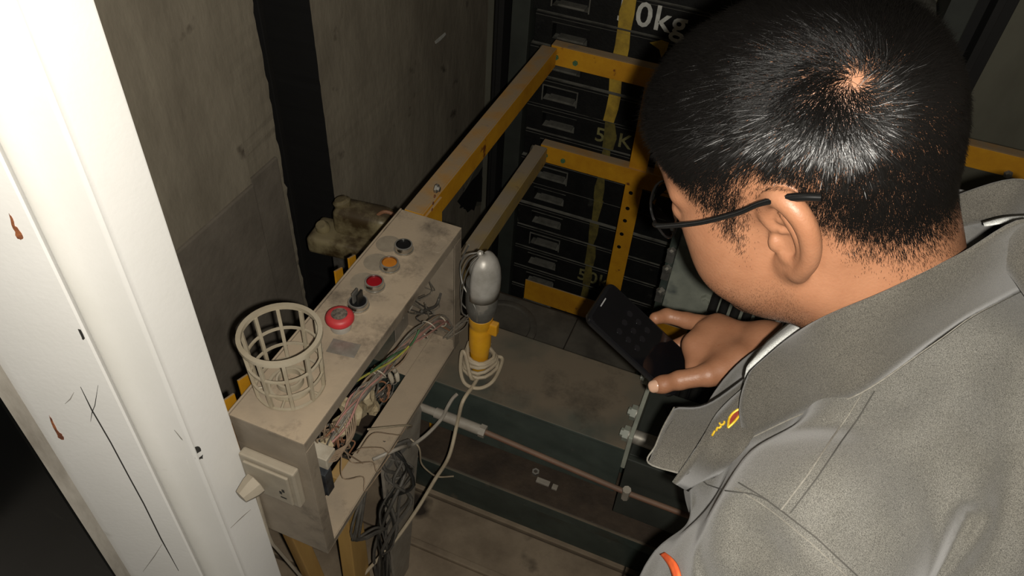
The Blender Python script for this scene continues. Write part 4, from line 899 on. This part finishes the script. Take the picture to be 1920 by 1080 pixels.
# ---- clothes
def cloth(name, c1, c2, sheen=.25):
    m = mat(name, c1, c2, scale=9, rough=.85, sheen=sheen, spec=.25)
    nt = m.node_tree; L = nt.links; b = nt.nodes['Principled BSDF']; tc = nd(nt, 'ShaderNodeTexCoord')
    mp = nd(nt, 'ShaderNodeMapping'); mp.inputs['Rotation'].default_value = (.5, .9, .75); L.new(tc.outputs['Object'], mp.inputs[0])
    wv = nd(nt, 'ShaderNodeTexWave', wave_type='BANDS', bands_direction='X'); wv.inputs['Scale'].default_value = 520; wv.inputs['Distortion'].default_value = 1.2; wv.inputs['Detail'].default_value = 1
    L.new(mp.outputs[0], wv.inputs[0]); n = nd(nt, 'ShaderNodeTexNoise'); n.inputs['Scale'].default_value = 900; L.new(tc.outputs['Object'], n.inputs[0])
    ad = nd(nt, 'ShaderNodeMath', operation='ADD'); L.new(wv.outputs[1], ad.inputs[0]); L.new(n.outputs[0], ad.inputs[1])
    bp = nd(nt, 'ShaderNodeBump'); bp.inputs['Strength'].default_value = .14; bp.inputs['Distance'].default_value = .0006; L.new(ad.outputs[0], bp.inputs['Height']); L.new(bp.outputs[0], b.inputs['Normal'])
    n2 = nd(nt, 'ShaderNodeTexNoise'); n2.inputs['Scale'].default_value = 1500; n2.inputs['Detail'].default_value = 2; L.new(mp.outputs[0], n2.inputs[0])
    mr = nd(nt, 'ShaderNodeMapRange'); mr.inputs[1].default_value = .3; mr.inputs[2].default_value = .7; mr.inputs[3].default_value = .45; mr.inputs[4].default_value = 1.55; L.new(n2.outputs[0], mr.inputs[0])
    src = b.inputs['Base Color'].links[0].from_socket; vm = nd(nt, 'ShaderNodeVectorMath', operation='SCALE'); L.new(src, vm.inputs[0]); L.new(mr.outputs[0], vm.inputs['Scale']); L.new(vm.outputs[0], b.inputs['Base Color'])
    return m
cloth('jacket_cloth', (0.112, 0.108, 0.096), (0.092, 0.087, 0.074)); cloth('collar_cloth', (0.078, 0.072, 0.060), (0.060, 0.055, 0.045)); cloth('dark_cloth', (0.050, 0.049, 0.045), (0.035, 0.034, 0.031), .1)
cloth('trouser_cloth', (0.045, 0.045, 0.048), (0.03, 0.03, 0.033)); cloth('shirt_white', (0.62, 0.63, 0.60), (0.52, 0.53, 0.51), .1)
mat('thread_pale', (0.19, 0.18, 0.155), (0.13, 0.12, 0.10), scale=300, rough=.8); mat('thread_dark', (0.055, 0.052, 0.045), rough=.9)
mat('thread_gold', (0.75, 0.52, 0.04), (0.55, 0.33, 0.02), scale=300, rough=.35, metal=.3); mat('thread_red', (0.22, 0.03, 0.015), (0.15, 0.02, 0.012), scale=200, rough=.6)
mat('orange_strip', (0.85, 0.16, 0.04), (0.70, 0.10, 0.03), scale=90, rough=.45)
fj = Field((-.08, .255, .50), (.62, .92, 1.18), .0045)
body_clothes(fj, .014, k=.045, legs=False)
fj.cap(ELR, wr+(ELR-wr)*.22, .050, .036, k=.02)
# soft folds
gx, gy, gz = fj.ax[0][:, None, None], fj.ax[1][None, :, None], fj.ax[2][None, None, :]
fold = .0042*np.sin(gx*46+gz*30+2.2*np.sin(gy*14))*np.sin(gy*21-gz*18+1.0)+.0030*np.sin(gx*70-gy*58+gz*40+1.5*np.sin(gx*30))*np.sin(gz*26+gy*10)
fj.D = fj.D+fold.astype(f32)
JV, JQ = fj.mesh(); JV = relax(JV, JQ, 2)
from mathutils.bvhtree import BVHTree
O_ = Vector((0, 0, CAMZ))
def make_bvh(): return BVHTree.FromPolygons([Vector(v) for v in JV], [tuple(q) for q in JQ.tolist()])
jb = make_bvh()
def onj(px, py, lift=.0, D=.62):
    d = Vector(ray(px, py)).normalized(); hit = jb.ray_cast(O_, d)
    if hit[0] is None: return at(px, py, D)
    return hit[0]-d*lift
def crease(pix, depth, wid):
    global JV
    P = np.array([A3(onj(*q)) for q in pix]); best = np.full(len(JV), 1e9)
    for a_, b_ in zip(P, P[1:]):
        d = b_-a_; t = np.clip(((JV-a_) @ d)/(d @ d), 0, 1); best = np.minimum(best, np.linalg.norm(JV-a_-t[:, None]*d, axis=1))
    eye = np.array([0, 0, CAMZ])-JV; eye /= np.linalg.norm(eye, axis=1)[:, None]
    JV = JV+eye*(-depth*np.exp(-(best/wid)**2)+.30*depth*np.exp(-((best-2.1*wid)/(1.1*wid))**2))[:, None]
for pix, dp, wd in (([(1818, 968), (1788, 1020), (1750, 1090)], .012, .007), ([(1905, 700), (1892, 860), (1872, 960), (1840, 1060)], .010, .016), ([(1285, 930), (1360, 995), (1440, 1040)], .007, .012),
                    ([(1440, 960), (1560, 985), (1690, 965)], .004, .012), ([(1395, 835), (1480, 812), (1570, 800)], .005, .010), ([(1165, 1010), (1225, 960), (1262, 915)], .010, .012),
                    ([(1300, 945), (1318, 1010), (1326, 1085)], .008, .010), ([(1400, 980), (1470, 1040), (1500, 1090)], .006, .012), ([(1620, 1020), (1700, 1050), (1740, 1080)], .004, .014), ([(1700, 760), (1760, 720), (1830, 690)], .003, .015)):
    crease(pix, dp, wd)
jb = make_bvh()
jacket = link('jacket', npmesh('jacket', JV, JQ), 'jacket_cloth', person, smooth='all'); jacket['label'] = 'grey olive twill work jacket'
ft = Field((.14, .34, FZ+.02), (.62, .82, .90), .011)
ft.ell(PEL, (.135, .175, .130), k=.03)
for y in (.48, .66): ft.cap((.42, y, .70), (.30, y, .33), .098, .074, k=.03); ft.cap((.30, y, .33), (.40, y, FZ+.09), .074, .062, k=.02)
TV, TQ = ft.mesh(); tr = link('trousers', npmesh('trousers', TV, TQ), 'trouser_cloth', person, smooth='all')
for y in (.48, .66):
    fs = Field((.18, y-.07, FZ-.016), (.50, y+.07, FZ+.13), .006); fs.cap((.42, y, FZ+.055), (.27, y, FZ+.028), .046, .036, k=.02); fs.D = np.maximum(fs.D, -(fs.ax[2][None, None, :]-f32(FZ+.001)))
    SV, SQ = fs.mesh(); link('shoe', npmesh('shoe', SV, SQ), 'black_plastic', person, smooth='all')

# ---- sewn details laid on the jacket
def seam(pix, r, m, parent, lift=.0006, name='seam'):
    P = []
    for q0, q1 in zip(pix, pix[1:]):
        n = max(2, int(math.hypot(q1[0]-q0[0], q1[1]-q0[1])/10))
        for k in range(n): P.append(onj(q0[0]+(q1[0]-q0[0])*k/n, q0[1]+(q1[1]-q0[1])*k/n, lift))
    P.append(onj(*pix[-1], lift)); return tube(name, P, r, m, parent, n=6)
seam([(1622, 728), (1590, 780), (1560, 822), (1515, 890), (1464, 957)], .0006, 'thread_pale', jacket)
seam([(1640, 733), (1608, 786), (1576, 830), (1532, 896), (1482, 962)], .0005, 'thread_dark', jacket)
seam([(1385, 905), (1430, 932), (1464, 957), (1530, 1008), (1612, 1084)], .0006, 'thread_dark', jacket)
seam([(1378, 915), (1425, 943), (1458, 967), (1520, 1018), (1598, 1090)], .0005, 'thread_pale', jacket)
seam([(1306, 890), (1325, 908), (1360, 920), (1410, 926), (1440, 938)], .0006, 'thread_dark', jacket, name='pocket_edge')
def sheet(name, rows, m, parent, thick=.0022, nu=6, nv=6, puff=0.0):
    R = [smooth_path(r, nu) for r in rows]; n = len(R[0]); cols = [smooth_path([R[i][k] for i in range(len(R))], nv) if len(R) > 2 else [R[0][k].lerp(R[1][k], t/nv) for t in range(nv+1)] for k in range(n)]
    bm = bmesh.new(); G = [[bm.verts.new(p_) for p_ in c_] for c_ in cols]
    for i in range(n-1):
        for k in range(len(G[0])-1): bm.faces.new((G[i][k], G[i+1][k], G[i+1][k+1], G[i][k+1]))
    o = fin(name, bm, m, parent, smooth='all'); md = o.modifiers.new('thickness', 'SOLIDIFY'); md.thickness = thick; md.offset = 0; return o, R
J2 = lambda x, y, D: at(x, y, D)
foldline = [(1404, 702, .665), (1470, 646, .640), (1545, 601, .612), (1660, 552, .580), (1800, 482, .552), (1930, 415, .545), (2070, 372, .57), (2100, 335, .64), (1930, 343, .672), (1815, 360, .705), (1650, 440, .77), (1500, 560, .82)]
edge = [(1396, 827, .0), (1500, 778, .0), (1614, 737, .0), (1750, 645, .0), (1850, 578, .0), (1975, 515, .49), (2130, 450, .53), (2200, 380, .63), (2000, 360, .72), (1850, 385, .77), (1640, 480, .88), (1460, 640, .89)]
hb = BVHTree.FromPolygons([Vector(v) for v in HVw], [tuple(q) for q in HQ.tolist()])
FL = []; EG = []
for i, q in enumerate(foldline):
    d = Vector(ray(q[0], q[1])).normalized(); hit = hb.ray_cast(O_, d); P_ = J2(*q)
    if i < 7 and hit[0] is not None and (hit[0]-O_).length < (P_-O_).length+.008: P_ = hit[0]-d*.010
    FL.append(P_)
for q in edge: EG.append(onj(q[0], q[1], .004) if q[2] == 0 else J2(*q))
nb = Vector(NECK_W)
FL[6] = Vector((.238, .548, 1.196)); FL[7] = Vector((.243, .600, 1.182))
EG[6] = FL[6]+Vector((.062, -.012, -.045)); EG[7] = FL[7]+Vector((.055, .030, -.050))
EG[5] = onj(1985, 530, .006, .50)
for i in range(6, 10):
    loc, nn_, _, _ = jb.find_nearest(EG[i])
    if loc is not None: nn_ = nn_ if (EG[i]-nb).dot(nn_) > 0 else -nn_; EG[i] = loc+nn_*.005
MIDF = []
for i, (f_, e_) in enumerate(zip(FL, EG)):
    out = (f_.lerp(e_, .45)-nb); out.z *= .6; MIDF.append(f_.lerp(e_, .45)+out.normalized()*(.007+.004*math.sin(i*2.3)))
for L_ in (MIDF, EG):
    for i in range(7):
        d = (L_[i]-O_); hit = hb.ray_cast(O_, d.normalized())
        if hit[0] is not None and (hit[0]-O_).length < d.length+.010: L_[i] = hit[0]-d.normalized()*.012
IN = [f_+(nb-f_)*.10+Vector((0, 0, -.030)) for f_ in FL]
FI = [f_+(nb-f_)*.05+Vector((0, 0, .001)) for f_ in FL]
collar, R_ = sheet('collar', [IN, FI, FL, MIDF, EG], 'collar_cloth', jacket, nu=6, nv=4)
tube('stitching', [p_+(O_-p_).normalized()*.0022 for p_ in smooth_path(EG[:7], 8)], .0007, 'thread_pale', collar, n=6)
tube('stitching', [a_.lerp(b_, t_)+(O_-a_.lerp(b_, t_)).normalized()*.002 for a_, b_ in [(EG[0], FL[0])] for t_ in np.linspace(0, 1, 8)], .0005, 'thread_dark', collar, n=6)
# other collar half lying on the far chest
r0 = [J2(1408, 700, .735), J2(1325, 757, .742), J2(1264, 764, .745)]
r1 = [J2(1396, 770, .705), J2(1318, 800, .712), J2(1244, 800, .722)]
r2 = [J2(1330, 835, .690), J2(1292, 850, .690), J2(1229, 836, .705)]
r3 = [J2(1300, 862, .682), J2(1283, 890, .680), J2(1216, 868, .696)]
lap, R2 = sheet('collar_tip', [r0, r1, r2, r3], 'collar_cloth', jacket, nu=6, nv=5)
tube('stitching', [p_+(O_-p_).normalized()*.002 for p_ in smooth_path([r0[2], r1[2], r2[2], r3[2], r3[1]], 6)], .0008, 'thread_pale', lap, n=6)
tube('stitching', [p_+(O_-p_).normalized()*.002 for p_ in smooth_path([J2(1270, 778, .735), J2(1250, 806, .718), J2(1236, 850, .70)], 6)], .0004, 'thread_dark', lap, n=6)
# front edge of the jacket with the embroidered mark between the collar halves
pa = [J2(1408, 715, .70), J2(1345, 775, .70), J2(1300, 850, .672), J2(1262, 905, .668)]
pb_ = [onj(1425, 800, .003, .64), onj(1390, 850, .003, .64), onj(1345, 890, .003, .65), onj(1290, 920, .003, .66)]
plk, R3 = sheet('front_placket', [pa, pb_], 'collar_cloth', jacket, nu=5, nv=5)
pv = BVHTree.FromPolygons([v.co.copy() for v in plk.data.vertices], [tuple(f.vertices) for f in plk.data.polygons])
def onp(px, py, lift=.0025):
    d = Vector(ray(px, py)).normalized(); best = None
    for t in (pv, jb):
        hit = t.ray_cast(O_, d)
        if hit[0] is not None and (best is None or (hit[0]-O_).length < (best-O_).length): best = hit[0]
    return (best if best is not None else at(px, py, .66))-d*lift
for pix in ([(1335, 817), (1338, 812), (1340, 808)], [(1343, 808), (1345, 802), (1349, 802), (1352, 799)], [(1349, 793), (1351, 796), (1355, 796), (1358, 793), (1358, 790)]):
    tube('embroidery', smooth_path([onp(*q) for q in pix], 3), .0010, 'thread_gold', jacket, n=6)
ep_ = [(1365, 802), (1367, 786), (1373, 776), (1382, 769), (1392, 764), (1399, 756), (1397, 768), (1386, 780), (1376, 792)]
tube('embroidery', smooth_path([onp(*q) for q in ep_+ep_[:1]], 3), .0011, 'thread_gold', jacket, n=6)
c0 = sum((onp(*q) for q in ep_), Vector())/len(ep_); bm = bmesh.new(); vv = [bm.verts.new(onp(q[0], q[1], .0018)) for q in ep_]; bm.faces.new(vv); fin('emblem', bm, 'thread_red', jacket)
# orange strip on the sleeve
os_ = [onj(x, y, .003) for x, y in ((1238, 1040), (1247, 1050), (1256, 1064), (1262, 1082), (1266, 1100))]; od = [onj(x+14, y-8, .003) for x, y in ((1234, 1044), (1244, 1052), (1254, 1064), (1260, 1080), (1263, 1098))]
sheet('orange_strip', [os_, od], 'orange_strip', jacket, thick=.002, nu=4, nv=3)
# white undershirt showing inside the collar, and the label in the collar
ua = [J2(1402, 688, .700), J2(1465, 640, .675), J2(1545, 596, .645), J2(1600, 575, .63)]; ub = [J2(1395, 720, .72), J2(1460, 690, .71), J2(1560, 640, .68), J2(1640, 620, .66)]
uc = [J2(1440, 640, .74), J2(1485, 602, .72), J2(1540, 565, .69), J2(1590, 545, .68)]
us, _ = sheet('undershirt', [uc, ua, ub], 'shirt_white', person, nu=5, nv=4)
lb, _ = sheet('neck_label', [[J2(1842, 416, .655), J2(1880, 406, .645), J2(1922, 402, .64)], [J2(1846, 424, .645), J2(1884, 418, .635), J2(1924, 412, .63)]], 'shirt_white', jacket, thick=.001, nu=4, nv=2)
# ---------------- eyeglasses
eg = thing('eyeglasses', h2w((.10, 0, .02)), 'thin black framed eyeglasses on the bending person', 'glasses')
def HL(*p): return Vector(h2w(p))
mat('frame_black', (0.006, 0.006, 0.006), rough=.22, spec=.6)
gm = mat('lens_glass', (0.9, 0.92, 0.92), rough=.02, trans=1.0); gm.node_tree.nodes['Principled BSDF'].inputs['IOR'].default_value = 1.08
for s in (1, -1):
    rim = []
    for k in range(28):
        t = 2*math.pi*k/28; cx_, sx_ = math.cos(t), math.sin(t); uu = np.sign(cx_)*abs(cx_)**.75*.0265; vv_ = np.sign(sx_)*abs(sx_)**.75*.0195
        yy = s*(.035+uu); rim.append(HL(.1085-.22*max(0, abs(yy)-.03)-.10*(vv_*0+0)+.0-(vv_-.0)*-.12, yy, .012+vv_))
    tube('rim', rim+rim[:1], .0011, 'frame_black', eg, n=8)
    bm = bmesh.new(); bm.faces.new([bm.verts.new(p_) for p_ in rim]); ln = fin('lens', bm, 'lens_glass', eg); md = ln.modifiers.new('thickness', 'SOLIDIFY'); md.thickness = .0012
    path = smooth_path([HL(.1010, s*.0625, .021), HL(.0975, s*.069, .022), HL(.085, s*.0735, .023), HL(.05, s*.0800, .0275), HL(.015, s*.0855, .036), HL(-.005, s*.0880, .0435), HL(-.022, s*.0890, .0460), HL(-.036, s*.0885, .0450), HL(-.048, s*.0875, .0420)], 6)
    n = len(path); rad = [.0011+.0012*min(1, k/8) if k < n*.60 else .0023+.0009*min(1, (k-n*.60)/8) for k in range(n)]
    tube('temple', path, rad, 'frame_black', eg, n=10)
    tube('nose_pad', [HL(.105, s*.010, .010), HL(.103, s*.010, .002)], .0025, 'lens_glass', eg, n=8)
tube('bridge', smooth_path([HL(.1085, .0085, .016), HL(.112, 0, .019), HL(.1085, -.0085, .016)], 5), .0011, 'frame_black', eg, n=8)
# ---------------- phone in the hand
nP = Vector((.513, -.085, .854)).normalized(); E1 = (Vector((-.1235, .724, .8825))+Vector((-.1205, .651, .873)))/2
uP = Vector((.86, -.075, -.53)); uP = (uP-nP*uP.dot(nP)).normalized(); vP = nP.cross(uP)
PL, PW, PT = .150, .0735, .0085
ph = thing('smartphone', E1+uP*PL/2, 'black smartphone held in the right hand, screen up', 'phone')
PM = Matrix.Translation(E1+uP*PL/2) @ Matrix(((uP.x, vP.x, nP.x, 0), (uP.y, vP.y, nP.y, 0), (uP.z, vP.z, nP.z, 0), (0, 0, 0, 1)))
def slab(name, L_, W_, r, z0, z1, m, cx_=0, cy_=0, bev=0, par=None):
    pts = []
    for sx_, sy_, a0 in ((1, 1, 0), (-1, 1, 90), (-1, -1, 180), (1, -1, 270)):
        for k in range(6):
            t = math.radians(a0+90*k/5); pts.append(PM @ Vector((cx_+sx_*(L_/2-r)+r*math.cos(t), cy_+sy_*(W_/2-r)+r*math.sin(t), z0)))
    return prism(name, pts, nP*(z1-z0), m, par or ph, bevel=bev, smooth=True)
mat('phone_case', (0.006, 0.006, 0.007), rough=.28, spec=.5); mat('screen_glass', (0.004, 0.004, 0.005), rough=.06, spec=.6); mat('icon_dim', (0.009, 0.0085, 0.010), rough=.2); mat('slot_grey', (0.25, 0.25, 0.25), rough=.4)
slab('case', PL, PW, .011, -PT/2, PT/2, 'phone_case', bev=.002)
scr = slab('screen', PL-.010, PW-.006, .008, PT/2+.0001, PT/2+.0006, 'screen_glass')
slab('earpiece', .0016, .016, .0007, PT/2+.0006, PT/2+.0008, 'slot_grey', cx_=-PL/2+.0075)
for i in range(3):
    for k in range(3): slab('app_icon', .0085, .0085, .004, PT/2+.0006, PT/2+.00075, 'icon_dim', cx_=-.030+.0155*i, cy_=-.017+.017*k, par=scr)
slab('side_button', .018, .0012, .0005, -.001, .001, 'phone_case', cx_=-.03, cy_=PW/2+.0004)
